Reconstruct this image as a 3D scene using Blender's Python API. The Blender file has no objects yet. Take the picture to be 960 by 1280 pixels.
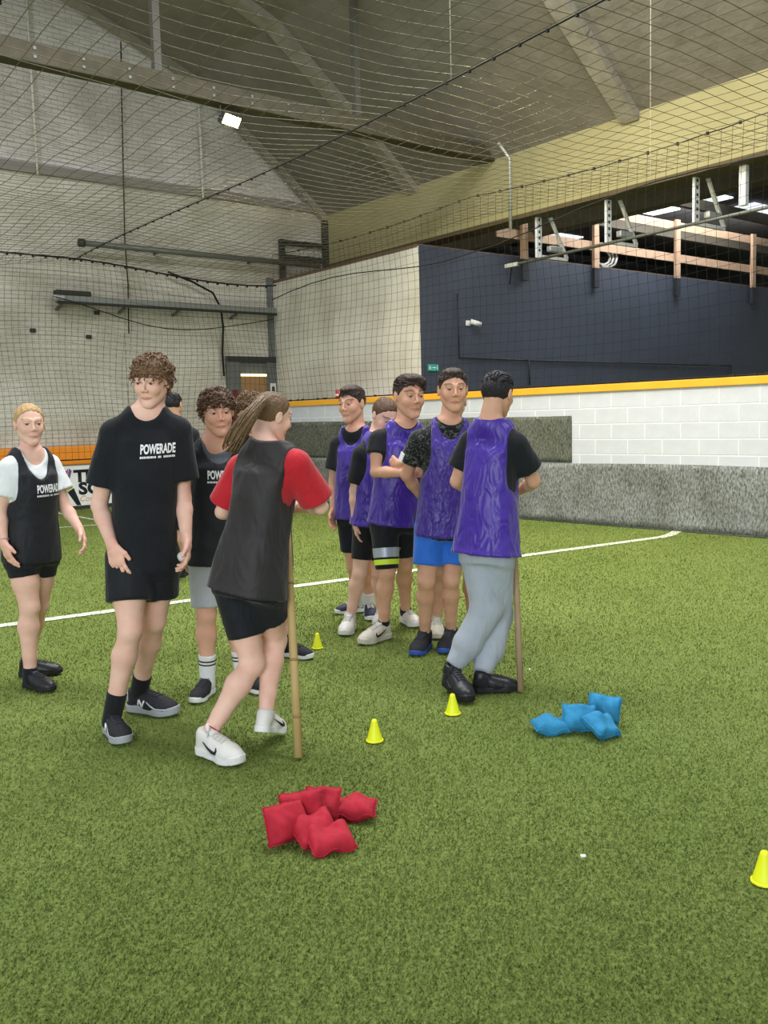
import bpy, bmesh, math, random
import numpy as np
from mathutils import Vector, Matrix, Quaternion
from mathutils.bvhtree import BVHTree

random.seed(7)
S = bpy.context.scene
COL = S.collection

# ------------------------------------------------------------------ camera
FPX, CAMH = 1150.0, 1.48
PITCH, ROLL = math.atan(0.1), 0.027
fwd = Vector((0, math.cos(PITCH), -math.sin(PITCH)))
u0 = Vector((0, math.sin(PITCH), math.cos(PITCH)))
r0 = Vector((1, 0, 0))
CR = r0 * math.cos(ROLL) - u0 * math.sin(ROLL)
CU = r0 * math.sin(ROLL) + u0 * math.cos(ROLL)
EYE = Vector((0, 0, CAMH))
cam = bpy.data.cameras.new('camera')
camo = bpy.data.objects.new('camera', cam)
COL.objects.link(camo)
cam.sensor_fit = 'HORIZONTAL'
cam.sensor_width = 36
cam.lens = FPX / 960 * 36
cam.clip_end = 200
M = Matrix((CR, CU, -fwd)).transposed().to_4x4()
M.translation = EYE
camo.matrix_world = M
S.camera = camo

# ------------------------------------------------------------------ world, lights, exposure
W = bpy.data.worlds.new('world')
S.world = W
W.use_nodes = True
W.node_tree.nodes['Background'].inputs[0].default_value = (0.88, 0.94, 1.0, 1)
W.node_tree.nodes['Background'].inputs[1].default_value = 0.52
S.view_settings.view_transform = 'Standard'
S.view_settings.look = 'None'
S.view_settings.exposure = 0.5
S.view_settings.gamma = 1.0
S.view_settings.use_curve_mapping = False


def area(name, loc, target, sx, sy, power, col=(1, 1, 1)):
    l = bpy.data.lights.new(name, 'AREA')
    l.shape = 'RECTANGLE'
    l.size, l.size_y, l.energy, l.color = sx, sy, power, col
    o = bpy.data.objects.new(name, l)
    COL.objects.link(o)
    o.location = loc
    o.rotation_euler = (Vector(target) - Vector(loc)).to_track_quat('-Z', 'Y').to_euler()
    return o


# unseen area lights overhead, added to brighten the pitch
area('overhead_fill', (0.4, 9.6, 8.2), (0.0, 9.0, 0), 1.6, 5.5, 380, (0.97, 0.98, 1.0))
area('overhead_fill.001', (-3.6, 7.0, 9.3), (-3.2, 6.8, 0), 1.6, 5.5, 390, (0.97, 0.98, 1.0))
area('overhead_fill.002', (2.6, 5.0, 8.2), (2.2, 5.2, 0), 1.6, 5.5, 350, (0.97, 0.98, 1.0))
# soft daylight fill added behind the camera, no door is built there
area('rear_fill', (-3.0, -7.0, 3.2), (0.0, 9.0, 1.2), 8.0, 4.0, 600, (0.88, 0.94, 1.0))

# ------------------------------------------------------------------ helpers


def px(x, y, Y):
    """world point on the depth plane Y = const seen at photograph pixel (x, y)"""
    d = fwd + CR * ((x - 480) / FPX) - CU * ((y - 640) / FPX)
    return EYE + d * (Y / d.y)


def ground(x, y, z=0.0):
    d = fwd + CR * ((x - 480) / FPX) - CU * ((y - 640) / FPX)
    return EYE + d * ((z - CAMH) / d.z)


def tag(o, label=None, cat=None, group=None, kind=None):
    if label: o['label'] = label
    if cat: o['category'] = cat
    if group: o['group'] = group
    if kind: o['kind'] = kind
    return o


def empty(name, loc):
    o = bpy.data.objects.new(name, None)
    o.empty_display_size = 0.1
    o.location = loc
    COL.objects.link(o)
    return o


def mesh_obj(name, me, mat, parent=None, smooth=False):
    o = bpy.data.objects.new(name, me)
    if mat: me.materials.append(mat)
    if smooth: me.polygons.foreach_set('use_smooth', [True] * len(me.polygons))
    COL.objects.link(o)
    if parent: o.parent = parent
    return o


class MB:
    """collects simple solids for one mesh"""

    def __init__(s): s.v, s.f = [], []

    def add(s, vs, fs):
        b = len(s.v)
        s.v += [tuple(v) for v in vs]
        s.f += [tuple(i + b for i in f) for f in fs]
        return s

    def box(s, c, hx, hy, hz, X=(1, 0, 0), Y=(0, 1, 0), Z=(0, 0, 1), bev=0.0):
        c, X, Y, Z = Vector(c), Vector(X), Vector(Y), Vector(Z)
        if bev <= 0:
            vs = [c + X * hx * a + Y * hy * b + Z * hz * d for a in (-1, 1) for b in (-1, 1) for d in (-1, 1)]
            fs = [(0, 1, 3, 2), (4, 6, 7, 5), (0, 4, 5, 1), (2, 3, 7, 6), (0, 2, 6, 4), (1, 5, 7, 3)]
            return s.add(vs, fs)
        bm = bmesh.new()
        bmesh.ops.create_cube(bm, size=2)
        for v in bm.verts: v.co = Vector((v.co.x * hx, v.co.y * hy, v.co.z * hz))
        bmesh.ops.bevel(bm, geom=bm.edges[:], offset=bev, segments=2, affect='EDGES', profile=0.5)
        bm.verts.index_update()
        vs = [c + X * v.co.x + Y * v.co.y + Z * v.co.z for v in bm.verts]
        fs = [[v.index for v in f.verts] for f in bm.faces]
        bm.free()
        return s.add(vs, fs)

    def beam(s, a, b, w, h, up=(0, 0, 1)):
        a, b = Vector(a), Vector(b)
        Y = (b - a)
        L = Y.length
        Y.normalize()
        X = Y.cross(Vector(up)).normalized()
        Z = X.cross(Y)
        return s.box((a + b) / 2, w / 2, L / 2, h / 2, X, Y, Z)

    def tube(s, pts, r, n=6, cap=True):
        pts = [Vector(p) for p in pts]
        rs = r if isinstance(r, (list, tuple)) else [r] * len(pts)
        vs, fs = [], []
        prev = None
        for i, p in enumerate(pts):
            t = (pts[min(i + 1, len(pts) - 1)] - pts[max(i - 1, 0)])
            t = t.normalized() if t.length > 1e-9 else Vector((0, 0, 1))
            if prev is None:
                a = Vector((0, 0, 1)) if abs(t.z) < 0.9 else Vector((1, 0, 0))
                X = t.cross(a).normalized()
            else:
                X = (prev - t * prev.dot(t)).normalized()
            prev = X
            Y = t.cross(X)
            for k in range(n):
                an = 2 * math.pi * k / n
                vs.append(p + (X * math.cos(an) + Y * math.sin(an)) * rs[i])
        for i in range(len(pts) - 1):
            for k in range(n):
                k2 = (k + 1) % n
                fs.append((i * n + k, i * n + k2, (i + 1) * n + k2, (i + 1) * n + k))
        if cap:
            fs.append(tuple(range(n))[::-1])
            fs.append(tuple((len(pts) - 1) * n + k for k in range(n)))
        return s.add(vs, fs)

    def lathe(s, prof, n=24, c=(0, 0, 0)):
        c = Vector(c)
        vs, fs = [], []
        for r, z in prof:
            for k in range(n):
                a = 2 * math.pi * k / n
                vs.append(c + Vector((r * math.cos(a), r * math.sin(a), z)))
        for i in range(len(prof) - 1):
            for k in range(n):
                k2 = (k + 1) % n
                fs.append((i * n + k, i * n + k2, (i + 1) * n + k2, (i + 1) * n + k))
        fs.append(tuple((len(prof) - 1) * n + k for k in range(n)))
        return s.add(vs, fs)

    def mesh(s, name):
        me = bpy.data.meshes.new(name)
        me.from_pydata(s.v, [], s.f)
        me.update()
        return me

    def build(s, name, mat, parent=None, smooth=False, rel=None):
        if rel is not None:
            r = Vector(rel)
            s.v = [tuple(Vector(v) - r) for v in s.v]
        return mesh_obj(name, s.mesh(name), mat, parent, smooth)


# ------------------------------------------------------------------ materials
MATS = {}


def hexc(h):
    h = h.lstrip('#')
    c = [int(h[i:i + 2], 16) / 255 for i in (0, 2, 4)]
    return tuple(((x + 0.055) / 1.055) ** 2.4 if x > 0.04045 else x / 12.92 for x in c) + (1,)


def mat(name, col, rough=0.7, metal=0.0, noise=None, bump=None, sheen=0.0, spec=0.4, sss=0.0, emit=None):
    """noise=(scale, colour2, contrast), bump=(scale, strength, distance) in object coordinates"""
    if name in MATS: return MATS[name]
    m = bpy.data.materials.new(name)
    m.use_nodes = True
    nt = m.node_tree
    b = nt.nodes['Principled BSDF']
    c = hexc(col) if isinstance(col, str) else col
    b.inputs['Base Color'].default_value = c
    b.inputs['Roughness'].default_value = rough
    b.inputs['Metallic'].default_value = metal
    b.inputs['Specular IOR Level'].default_value = spec
    if sheen: b.inputs['Sheen Weight'].default_value = sheen
    if sss:
        b.inputs['Subsurface Weight'].default_value = sss
        b.inputs['Subsurface Radius'].default_value = (0.02, 0.008, 0.004)
        b.inputs['Subsurface Scale'].default_value = 0.4
    tc = nt.nodes.new('ShaderNodeTexCoord')
    if noise:
        n = nt.nodes.new('ShaderNodeTexNoise')
        n.inputs['Scale'].default_value = noise[0]
        n.inputs['Detail'].default_value = 5
        nt.links.new(tc.outputs['Object'], n.inputs['Vector'])
        rp = nt.nodes.new('ShaderNodeValToRGB')
        k = noise[2] if len(noise) > 2 else 0.2
        rp.color_ramp.elements[0].position = 0.5 - k
        rp.color_ramp.elements[1].position = 0.5 + k
        rp.color_ramp.elements[0].color = c
        rp.color_ramp.elements[1].color = hexc(noise[1])
        nt.links.new(n.outputs['Fac'], rp.inputs['Fac'])
        nt.links.new(rp.outputs['Color'], b.inputs['Base Color'])
    if bump:
        n = nt.nodes.new('ShaderNodeTexNoise')
        n.inputs['Scale'].default_value = bump[0]
        n.inputs['Detail'].default_value = 4
        nt.links.new(tc.outputs['Object'], n.inputs['Vector'])
        bp = nt.nodes.new('ShaderNodeBump')
        bp.inputs['Strength'].default_value = bump[1]
        bp.inputs['Distance'].default_value = bump[2]
        nt.links.new(n.outputs['Fac'], bp.inputs['Height'])
        nt.links.new(bp.outputs['Normal'], b.inputs['Normal'])
    if emit:
        b.inputs['Emission Color'].default_value = hexc(emit[0])
        b.inputs['Emission Strength'].default_value = emit[1]
    MATS[name] = m
    return m


def brick_mat(name, c1, c2, cm, w, h, mortar=0.008, bump=0.4, stain=None):
    m = bpy.data.materials.new(name)
    m.use_nodes = True
    nt = m.node_tree
    L = nt.links.new
    b = nt.nodes['Principled BSDF']
    b.inputs['Roughness'].default_value = 0.85
    tc = nt.nodes.new('ShaderNodeTexCoord')
    sx = nt.nodes.new('ShaderNodeSeparateXYZ')
    cx = nt.nodes.new('ShaderNodeCombineXYZ')
    L(tc.outputs['Object'], sx.inputs[0])
    L(sx.outputs['X'], cx.inputs['X'])
    L(sx.outputs['Z'], cx.inputs['Y'])
    br = nt.nodes.new('ShaderNodeTexBrick')
    br.inputs['Scale'].default_value = 1.0
    br.inputs['Brick Width'].default_value = w
    br.inputs['Row Height'].default_value = h
    br.inputs['Mortar Size'].default_value = mortar
    br.inputs['Color1'].default_value = hexc(c1)
    br.inputs['Color2'].default_value = hexc(c2)
    br.inputs['Mortar'].default_value = hexc(cm)
    L(cx.outputs[0], br.inputs['Vector'])
    n = nt.nodes.new('ShaderNodeTexNoise')
    n.inputs['Scale'].default_value = 0.9
    n.inputs['Detail'].default_value = 6
    L(tc.outputs['Object'], n.inputs['Vector'])
    mx = nt.nodes.new('ShaderNodeMix')
    mx.data_type = 'RGBA'
    mx.blend_type = 'MULTIPLY'
    mx.inputs['Factor'].default_value = 1.0
    rp = nt.nodes.new('ShaderNodeValToRGB')
    rp.color_ramp.elements[0].position = 0.3
    rp.color_ramp.elements[1].position = 0.65
    rp.color_ramp.elements[0].color = hexc(stain or '#d8d4cc')
    rp.color_ramp.elements[1].color = (1, 1, 1, 1)
    L(n.outputs['Fac'], rp.inputs['Fac'])
    L(br.outputs['Color'], mx.inputs['A'])
    L(rp.outputs['Color'], mx.inputs['B'])
    L(mx.outputs['Result'], b.inputs['Base Color'])
    bp = nt.nodes.new('ShaderNodeBump')
    bp.inputs['Strength'].default_value = bump
    bp.inputs['Distance'].default_value = 0.006
    bp.invert = True
    L(br.outputs['Fac'], bp.inputs['Height'])
    L(bp.outputs['Normal'], b.inputs['Normal'])
    return m


def felt_mat(name='grey_felt', ca='#4f534c', cb='#aeb0aa'):
    m = bpy.data.materials.new(name)
    m.use_nodes = True
    nt = m.node_tree
    L = nt.links.new
    b = nt.nodes['Principled BSDF']
    b.inputs['Roughness'].default_value = 0.95
    b.inputs['Specular IOR Level'].default_value = 0.1
    tc = nt.nodes.new('ShaderNodeTexCoord')
    mp = nt.nodes.new('ShaderNodeMapping')
    mp.inputs['Scale'].default_value = (1, 1, 0.4)
    L(tc.outputs['Object'], mp.inputs[0])
    n = nt.nodes.new('ShaderNodeTexNoise')
    n.inputs['Scale'].default_value = 55
    n.inputs['Detail'].default_value = 5
    n.inputs['Roughness'].default_value = 0.7
    L(mp.outputs[0], n.inputs['Vector'])
    n2 = nt.nodes.new('ShaderNodeTexNoise')
    n2.inputs['Scale'].default_value = 2.2
    n2.inputs['Detail'].default_value = 5
    L(tc.outputs['Object'], n2.inputs['Vector'])
    rp = nt.nodes.new('ShaderNodeValToRGB')
    rp.color_ramp.elements[0].position = 0.36
    rp.color_ramp.elements[1].position = 0.66
    rp.color_ramp.elements[0].color = hexc(ca)
    rp.color_ramp.elements[1].color = hexc(cb)
    L(n.outputs['Fac'], rp.inputs['Fac'])
    rp2 = nt.nodes.new('ShaderNodeValToRGB')
    rp2.color_ramp.elements[0].position = 0.35
    rp2.color_ramp.elements[1].position = 0.65
    rp2.color_ramp.elements[0].color = (0.74, 0.74, 0.7, 1)
    rp2.color_ramp.elements[1].color = (1, 1, 1, 1)
    L(n2.outputs['Fac'], rp2.inputs['Fac'])
    mx = nt.nodes.new('ShaderNodeMix')
    mx.data_type = 'RGBA'
    mx.blend_type = 'MULTIPLY'
    mx.inputs['Factor'].default_value = 1
    L(rp.outputs['Color'], mx.inputs['A'])
    L(rp2.outputs['Color'], mx.inputs['B'])
    L(mx.outputs['Result'], b.inputs['Base Color'])
    bp = nt.nodes.new('ShaderNodeBump')
    bp.inputs['Strength'].default_value = 0.5
    bp.inputs['Distance'].default_value = 0.01
    L(n.outputs['Fac'], bp.inputs['Height'])
    L(bp.outputs['Normal'], b.inputs['Normal'])
    return m


def turf_mat():
    m = bpy.data.materials.new('turf')
    m.use_nodes = True
    nt = m.node_tree
    L = nt.links.new
    b = nt.nodes['Principled BSDF']
    b.inputs['Roughness'].default_value = 0.85
    b.inputs['Specular IOR Level'].default_value = 0.15
    g = nt.nodes.new('ShaderNodeNewGeometry')
    n = nt.nodes.new('ShaderNodeTexNoise')
    n.inputs['Scale'].default_value = 70
    n.inputs['Detail'].default_value = 6
    n.inputs['Roughness'].default_value = 0.7
    L(g.outputs['Position'], n.inputs['Vector'])
    rp = nt.nodes.new('ShaderNodeValToRGB')
    rp.color_ramp.elements[0].position = 0.3
    rp.color_ramp.elements[1].position = 0.7
    rp.color_ramp.elements[0].color = hexc('#586b2c')
    rp.color_ramp.elements[1].color = hexc('#a0b062')
    L(n.outputs['Fac'], rp.inputs['Fac'])
    n2 = nt.nodes.new('ShaderNodeTexNoise')
    n2.inputs['Scale'].default_value = 0.8
    n2.inputs['Detail'].default_value = 4
    L(g.outputs['Position'], n2.inputs['Vector'])
    rp2 = nt.nodes.new('ShaderNodeValToRGB')
    rp2.color_ramp.elements[0].position = 0.35
    rp2.color_ramp.elements[1].position = 0.65
    rp2.color_ramp.elements[0].color = (0.86, 0.88, 0.8, 1)
    rp2.color_ramp.elements[1].color = (1, 1, 1, 1)
    L(n2.outputs['Fac'], rp2.inputs['Fac'])
    mx = nt.nodes.new('ShaderNodeMix')
    mx.data_type = 'RGBA'
    mx.blend_type = 'MULTIPLY'
    mx.inputs['Factor'].default_value = 1
    L(rp.outputs['Color'], mx.inputs['A'])
    L(rp2.outputs['Color'], mx.inputs['B'])
    L(mx.outputs['Result'], b.inputs['Base Color'])
    bp = nt.nodes.new('ShaderNodeBump')
    bp.inputs['Strength'].default_value = 0.9
    bp.inputs['Distance'].default_value = 0.02
    L(n.outputs['Fac'], bp.inputs['Height'])
    L(bp.outputs['Normal'], b.inputs['Normal'])
    return m


TURF = turf_mat()
FELT = felt_mat('grey_felt', '#4a4e4b', '#a3a6a4')
FELT2 = felt_mat('dark_olive_felt', '#3f423a', '#83857a')
BRICK_LOW = brick_mat('painted_brick_lower', '#dad6ca', '#d3cfc3', '#b3aea3', 0.23, 0.077, 0.006, 0.5)
BRICK_UP = brick_mat('painted_brick_upper', '#ebe5e4', '#e2dcdb', '#b9b3b1', 0.23, 0.077, 0.006, 0.5)
GREYWALL = brick_mat('painted_block_wall', '#e9e5d8', '#e4e0d3', '#d8d4c8', 0.45, 0.2, 0.004, 0.2)
BLACKWALL = mat('black_painted_wall', '#3a3f4d', 0.6, noise=(1.3, '#434957', 0.25), bump=(14, 0.25, 0.01))
BLOCK = mat('white_block', '#bfc2cb', 0.75, noise=(6, '#c9ccd4', 0.2), bump=(60, 0.25, 0.004))
MORTAR = mat('white_mortar', '#e0e2e6', 0.85)
YELLOW = mat('yellow_rail', '#f2b035', 0.5, noise=(3, '#eaa52a', 0.2))
ORANGE = mat('orange_pad', '#f5962a', 0.55, noise=(3, '#ee8f22', 0.2))
FASCIA = mat('cream_fascia', '#aca478', 0.75, noise=(1.2, '#9f976a', 0.25), bump=(5, 0.2, 0.02))
CEIL = mat('grey_roof_lining', '#8f897f', 0.95, noise=(1.4, '#777168', 0.3), bump=(3.5, 0.5, 0.08))
RIB = mat('roof_rib', '#a39c90', 0.9, noise=(4, '#8b8579', 0.25), bump=(9, 0.4, 0.03))
TIMBER = mat('dark_timber', '#544e3e', 0.8, noise=(7, '#433e31', 0.25), bump=(12, 0.4, 0.02))
STEEL = mat('grey_steel', '#6f716c', 0.5, 0.4)
DARKSTEEL = mat('dark_steel', '#3a3c3a', 0.55, 0.3)
GALV = mat('galvanised_steel', '#b9bcb8', 0.45, 0.5)
WHITEPIPE = mat('white_pipe', '#e4e2da', 0.5)
PINE = mat('pine_wood', '#c9a98e', 0.7, noise=(9, '#b8957a', 0.25))
LINE = mat('line_paint', '#eef0e4', 0.8, noise=(90, '#cfd5b4', 0.14), bump=(90, 0.6, 0.01))
NETBLACK = mat('black_net_cord', '#161612', 0.8)
NETGREY = mat('grey_net_cord', '#736d5f', 0.7)
ROPE = mat('dark_rope', '#1d1d1b', 0.85)
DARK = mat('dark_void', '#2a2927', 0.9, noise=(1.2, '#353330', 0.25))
PLASTWHITE = mat('white_plastic', '#e8e8e6', 0.4)

# ------------------------------------------------------------------ layout of the hall
DB = Vector((0.788, 0.616, 0)).normalized()       # along the back wall, to the right
DR = Vector((DB.y, -DB.x, 0))                      # along the right wall, towards the camera
NB = DR.copy()                                     # out of the back wall
NR = -DB                                           # out of the right wall
C0 = Vector((-1.16, 20.55, 0))                     # back right corner
UP = Vector((0, 0, 1))


def frame_obj(o, origin, X):
    X = Vector(X).normalized()
    Y = UP.cross(X)
    m = Matrix((X, Y, UP)).transposed().to_4x4()
    m.translation = origin
    o.matrix_world = m
    return o


def wallbox(name, origin, X, length, z0, z1, thick, material, kind='structure', bev=0):
    """box from origin along X; the visible face is at local y = 0, body behind (+y)"""
    mb = MB().box((length / 2, thick / 2, (z0 + z1) / 2), length / 2, thick / 2, (z1 - z0) / 2, bev=bev)
    o = frame_obj(mb.build(name, material), origin, X)
    if kind: o['kind'] = kind
    return o


# floor
me = MB()
me.add([(-40, -14, 0), (40, -14, 0), (40, 45, 0), (-40, 45, 0), (-40, -14, -0.2), (40, -14, -0.2), (40, 45, -0.2), (-40, 45, -0.2)],
       [(0, 1, 2, 3), (7, 6, 5, 4), (0, 4, 5, 1), (1, 5, 6, 2), (2, 6, 7, 3), (3, 7, 4, 0)])
floor = me.build('floor', TURF)
tag(floor, kind='structure')


def strip(name, pts, w, parent):
    pts = [Vector(p) for p in pts]
    mb = MB()
    L_, R_ = [], []
    for i, p in enumerate(pts):
        a = pts[max(i - 1, 0)]
        b = pts[min(i + 1, len(pts) - 1)]
        t = (b - a).normalized()
        n = Vector((-t.y, t.x, 0))
        L_.append(p + n * w / 2)
        R_.append(p - n * w / 2)
    for i in range(len(pts) - 1):
        mb.add([L_[i], R_[i], R_[i + 1], L_[i + 1]], [(0, 1, 2, 3)])
    return mb.build(name, LINE, parent)


def gp(*l): return [ground(a, b, 0.006) for a, b in l]


l0 = ground(0, 782, 0.006)
l1 = ground(828, 671, 0.006)
strip('pitch_line', [l0 - (l1 - l0) * 0.5, l0, l0.lerp(l1, 0.5), l1, ground(838, 668.5, 0.006), ground(848, 663, 0.006)], 0.12, floor)
l0, l1 = gp((66, 660), (121, 656))
strip('pitch_line', [l0 - (l1 - l0) * 3, l0, l1, l1 + (l1 - l0) * 3], 0.09, floor)
l0, l1 = gp((71, 641), (118, 649.5))
strip('pitch_line', [l0 - (l1 - l0) * 1.2, l0, l1, l1 + (l1 - l0) * 0.25], 0.09, floor)

# back wall: lower part and gable
LEDGE_Z = 6.02
BLEN = 16.0
BORG = C0 - DB * BLEN
wb = wallbox('wall_back', BORG, DB, BLEN + 0.3, 0, LEDGE_Z, 0.3, BRICK_LOW)
ROOF = [(-0.3, 5.78), (0, 5.9), (1.15, 6.82), (2.97, 8.2), (6.1, 9.38), (9.5, 10.1), (16, 10.6)]   # (distance in from the eave, height)
mb = MB()
pts = [(BLEN - d, z) for d, z in ROOF[1:]]
n = len(pts)
vs = [(x, 0.04, z) for x, z in pts] + [(BLEN - 16, 0.04, LEDGE_Z), (BLEN, 0.04, 5.85)]
vs2 = [(x, 0.34, z) for x, _, z in vs]
k = len(vs)
mb.add(vs + vs2, [tuple(range(k)), tuple(range(2 * k - 1, k - 1, -1))] + [(i, i + k, (i + 1) % k + k, (i + 1) % k) for i in range(k)])
o = frame_obj(mb.build('wall_gable', BRICK_UP), BORG, DB)
tag(o, kind='structure')
# fix normals of the gable
bm = bmesh.new(); bm.from_mesh(o.data); bmesh.ops.recalc_face_normals(bm, faces=bm.faces); bm.to_mesh(o.data); bm.free()
o = wallbox('trim_ledge', BORG - DR * 0 + NB * 0.08, DB, BLEN, LEDGE_Z - 0.06, LEDGE_Z + 0.1, 0.2, mat('ledge', '#8e8984', 0.9))

# roof lining, extruded along the right wall direction
mb = MB()
RL = 24.0
for i in range(len(ROOF) - 1):
    (d0, z0), (d1, z1) = ROOF[i], ROOF[i + 1]
    nseg = 3
    for j in range(nseg):
        a = d0 + (d1 - d0) * j / nseg, z0 + (z1 - z0) * j / nseg
        b = d0 + (d1 - d0) * (j + 1) / nseg, z0 + (z1 - z0) * (j + 1) / nseg
        q = []
        for (d, z), s_ in ((a, -0.3), (a, RL), (b, RL), (b, -0.3)):
            q.append(C0 + NR * d + DR * s_ + UP * z)
        mb.add(q, [(0, 1, 2, 3)])
ceil = mb.build('ceiling', CEIL)
tag(ceil, kind='structure')
so = ceil.modifiers.new('thick', 'SOLIDIFY'); so.thickness = 0.15; so.offset = -1


def roof_pt(d, s, dz=0.0):
    for (d0, z0), (d1, z1) in zip(ROOF, ROOF[1:]):
        if d <= d1:
            z = z0 + (z1 - z0) * (d - d0) / (d1 - d0)
            break
    return C0 + NR * d + DR * s + UP * (z + dz)


for s_ in (0.12, 3.05, 8.1, 13.2):
    mb = MB()
    ds = [0.0, 0.6, 1.15, 2.0, 2.97, 4.5, 6.1, 8, 11]
    for a, b in zip(ds, ds[1:]):
        mb.beam(roof_pt(a - 0.01, s_, -0.06), roof_pt(b + 0.01, s_, -0.06), 0.30 if s_ > 1 else 0.12, 0.16)
    r = mb.build('roof_rib', RIB, ceil)

# eave beam (fascia) along the right side
fas = wallbox('trim_fascia', C0, DR, 26.0, 4.86, 5.92, 0.35, FASCIA)
o = wallbox('trim_fascia_lip', C0 + NR * 0.02, DR, 26.0, 4.80, 4.87, 0.4, mat('fascia_lip', '#5d5238', 0.8))
# corner stub post and bracket frame
st = empty('steel_bracket', C0 + NR * 0.12 + UP * 4.4)
tag(st, 'dark steel bracket frame fixed in the corner under the roof', 'bracket')
base = C0 + NB * 0.12
mb = MB().beam(base + UP * 4.7, base + UP * 5.8, 0.16, 0.16, DB); mb.build('post', DARKSTEEL, st, rel=st.location)
for z in (4.95, 5.25):
    mb = MB().beam(base + UP * z, base + UP * z - DB * 1.15, 0.09, 0.09); mb.build('arm', DARKSTEEL, st, rel=st.location)
mb = MB().beam(base - DB * 1.15 + UP * 4.3, base - DB * 1.15 + UP * 5.3, 0.1, 0.1, DB); mb.build('post', DARKSTEEL, st, rel=st.location)

# box room in the corner: grey face, black face
G0 = Vector((-2.23, 19.7, 0))
GLEN = 4.75
G1 = G0 + DR * GLEN
wallbox('wall_grey', G0, DR, GLEN, 0, 4.40, 0.25, GREYWALL)
bw = wallbox('wall_black', G1 + NB * 0.006 + DB * 0.012, DB, 20.0, 0, 4.42, 0.25, BLACKWALL)
# corner post of the grey wall
pst = wallbox('trim_post', G0 + NR * 0.03 + NB * 0.05 - DB * 0.1, DB, 0.16, 0, 4.5, 0.12, mat('post_grey', '#6d7070', 0.6))

# low perimeter wall, right
LW0 = ground(357, 625.5)
LW1 = ground(960, 672.7)
DL = (LW1 - LW0); DL.z = 0
DL.normalize()
LWS = LW0 - DL * 0.2
LLEN = 16.0


def lw_s(pxx, py=600):
    """distance along the low wall for a pixel column"""
    a = EYE; d = fwd + CR * ((pxx - 480) / FPX) - CU * ((py - 640) / FPX)
    # solve a + t d = LWS + s DL in plan
    A = np.array([[d.x, -DL.x], [d.y, -DL.y]])
    t, s = np.linalg.solve(A, np.array([LWS.x - a.x, LWS.y - a.y]))
    return float(s)


lw = wallbox('wall_low_right', LWS + UP.cross(DL) * 0.003, DL, LLEN, 0, 1.775, 0.2, MORTAR)
# blocks
NLW = -UP.cross(DL)
zs = [0.75, 0.95, 1.15, 1.35, 1.56, 1.775]
blk = {}
for r_, (za, zb) in enumerate(zip(zs, zs[1:])):
    h_ = zb - za - 0.012
    x = 0.25 if r_ % 2 else 0.0
    if r_ % 2:
        spans = [(0, 0.246)]
    else:
        spans = []
    while x < LLEN - 0.3:
        spans.append((x, x + 0.488))
        x += 0.5
    for a, b in spans:
        key = (round(b - a, 3), round(h_, 3))
        if key not in blk:
            m_ = MB().box((0, 0.0085, 0), (b - a) / 2, 0.012, h_ / 2, bev=0.003)
            me_ = m_.mesh('block'); me_.materials.append(BLOCK)
            blk[key] = me_
        o = bpy.data.objects.new('block', blk[key])
        COL.objects.link(o)
        o.parent = lw
        o.location = ((a + b) / 2, 0, (za + zb) / 2)
# yellow rail
o = wallbox('trim_rail', LWS + NLW * 0.03, DL, LLEN, 1.775, 1.87, 0.26, YELLOW, bev=0.008)
# felt


def felt(name, s0, s1, z0, z1, flare, off):
    mb = MB()
    ns, nz = max(2, int((s1 - s0) / 0.2)), 10
    g = []
    for i in range(ns + 1):
        s_ = s0 + (s1 - s0) * i / ns
        for j in range(nz + 1):
            t = j / nz
            z = z0 + (z1 - z0) * t
            w = off + flare * (1 - t) ** 3 + 0.012 * math.sin(s_ * 2.1 + t * 2) * t * (1 - t) * 2
            zz = z + (0.008 * math.sin(s_ * 1.7) if j == nz else 0)
            g.append(LWS + DL * s_ + NLW * w + UP * zz)
    fs = []
    for i in range(ns):
        for j in range(nz):
            a = i * (nz + 1) + j
            fs.append((a, a + nz + 1, a + nz + 2, a + 1))
    mb.add(g, fs)
    o = mb.build(name, FELT2 if flare == 0 else FELT, None, True)
    so = o.modifiers.new('thick', 'SOLIDIFY'); so.thickness = 0.012; so.offset = -1
    return o


sU = lw_s(715, 550)
f1 = felt('felt_mat', 0, LLEN, 0.025, 0.825, 0.05, 0.014)
tag(f1, 'long grey mottled felt strip covering the foot of the white block wall', 'felt mat')
f2 = felt('felt_mat', 0, sU, 0.832, 1.475, 0.0, 0.014)
tag(f2, 'upper grey felt piece on the white block wall behind the purple bibs', 'felt mat')
for i in range(26):
    for (f_, z, s_) in ((f1, 0.80, 0.3 + i * 0.6), (f2, 1.45, 0.3 + i * 0.6)):
        if s_ > LLEN - 0.3 or (f_ is f2 and s_ > sU - 0.1): continue
        c_ = LWS + DL * s_ + NLW * 0.03 + UP * z
        MB().box(c_, 0.014, 0.003, 0.014, DL, NLW, UP, bev=0.0025).build('fixing_washer', GALV, f_)

# ------------------------------------------------------------------ left hoarding with board
def back_s(pxx, py=500, off=0.0):
    """distance along the back wall (from BORG) for a pixel column, off = metres in front of it"""
    d = fwd + CR * ((pxx - 480) / FPX) - CU * ((py - 640) / FPX)
    o_ = BORG + NB * off
    A = np.array([[d.x, -DB.x], [d.y, -DB.y]])
    t, s = np.linalg.solve(A, np.array([o_.x - EYE.x, o_.y - EYE.y]))
    return float(s), float(EYE.z + t * d.z)


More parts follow.
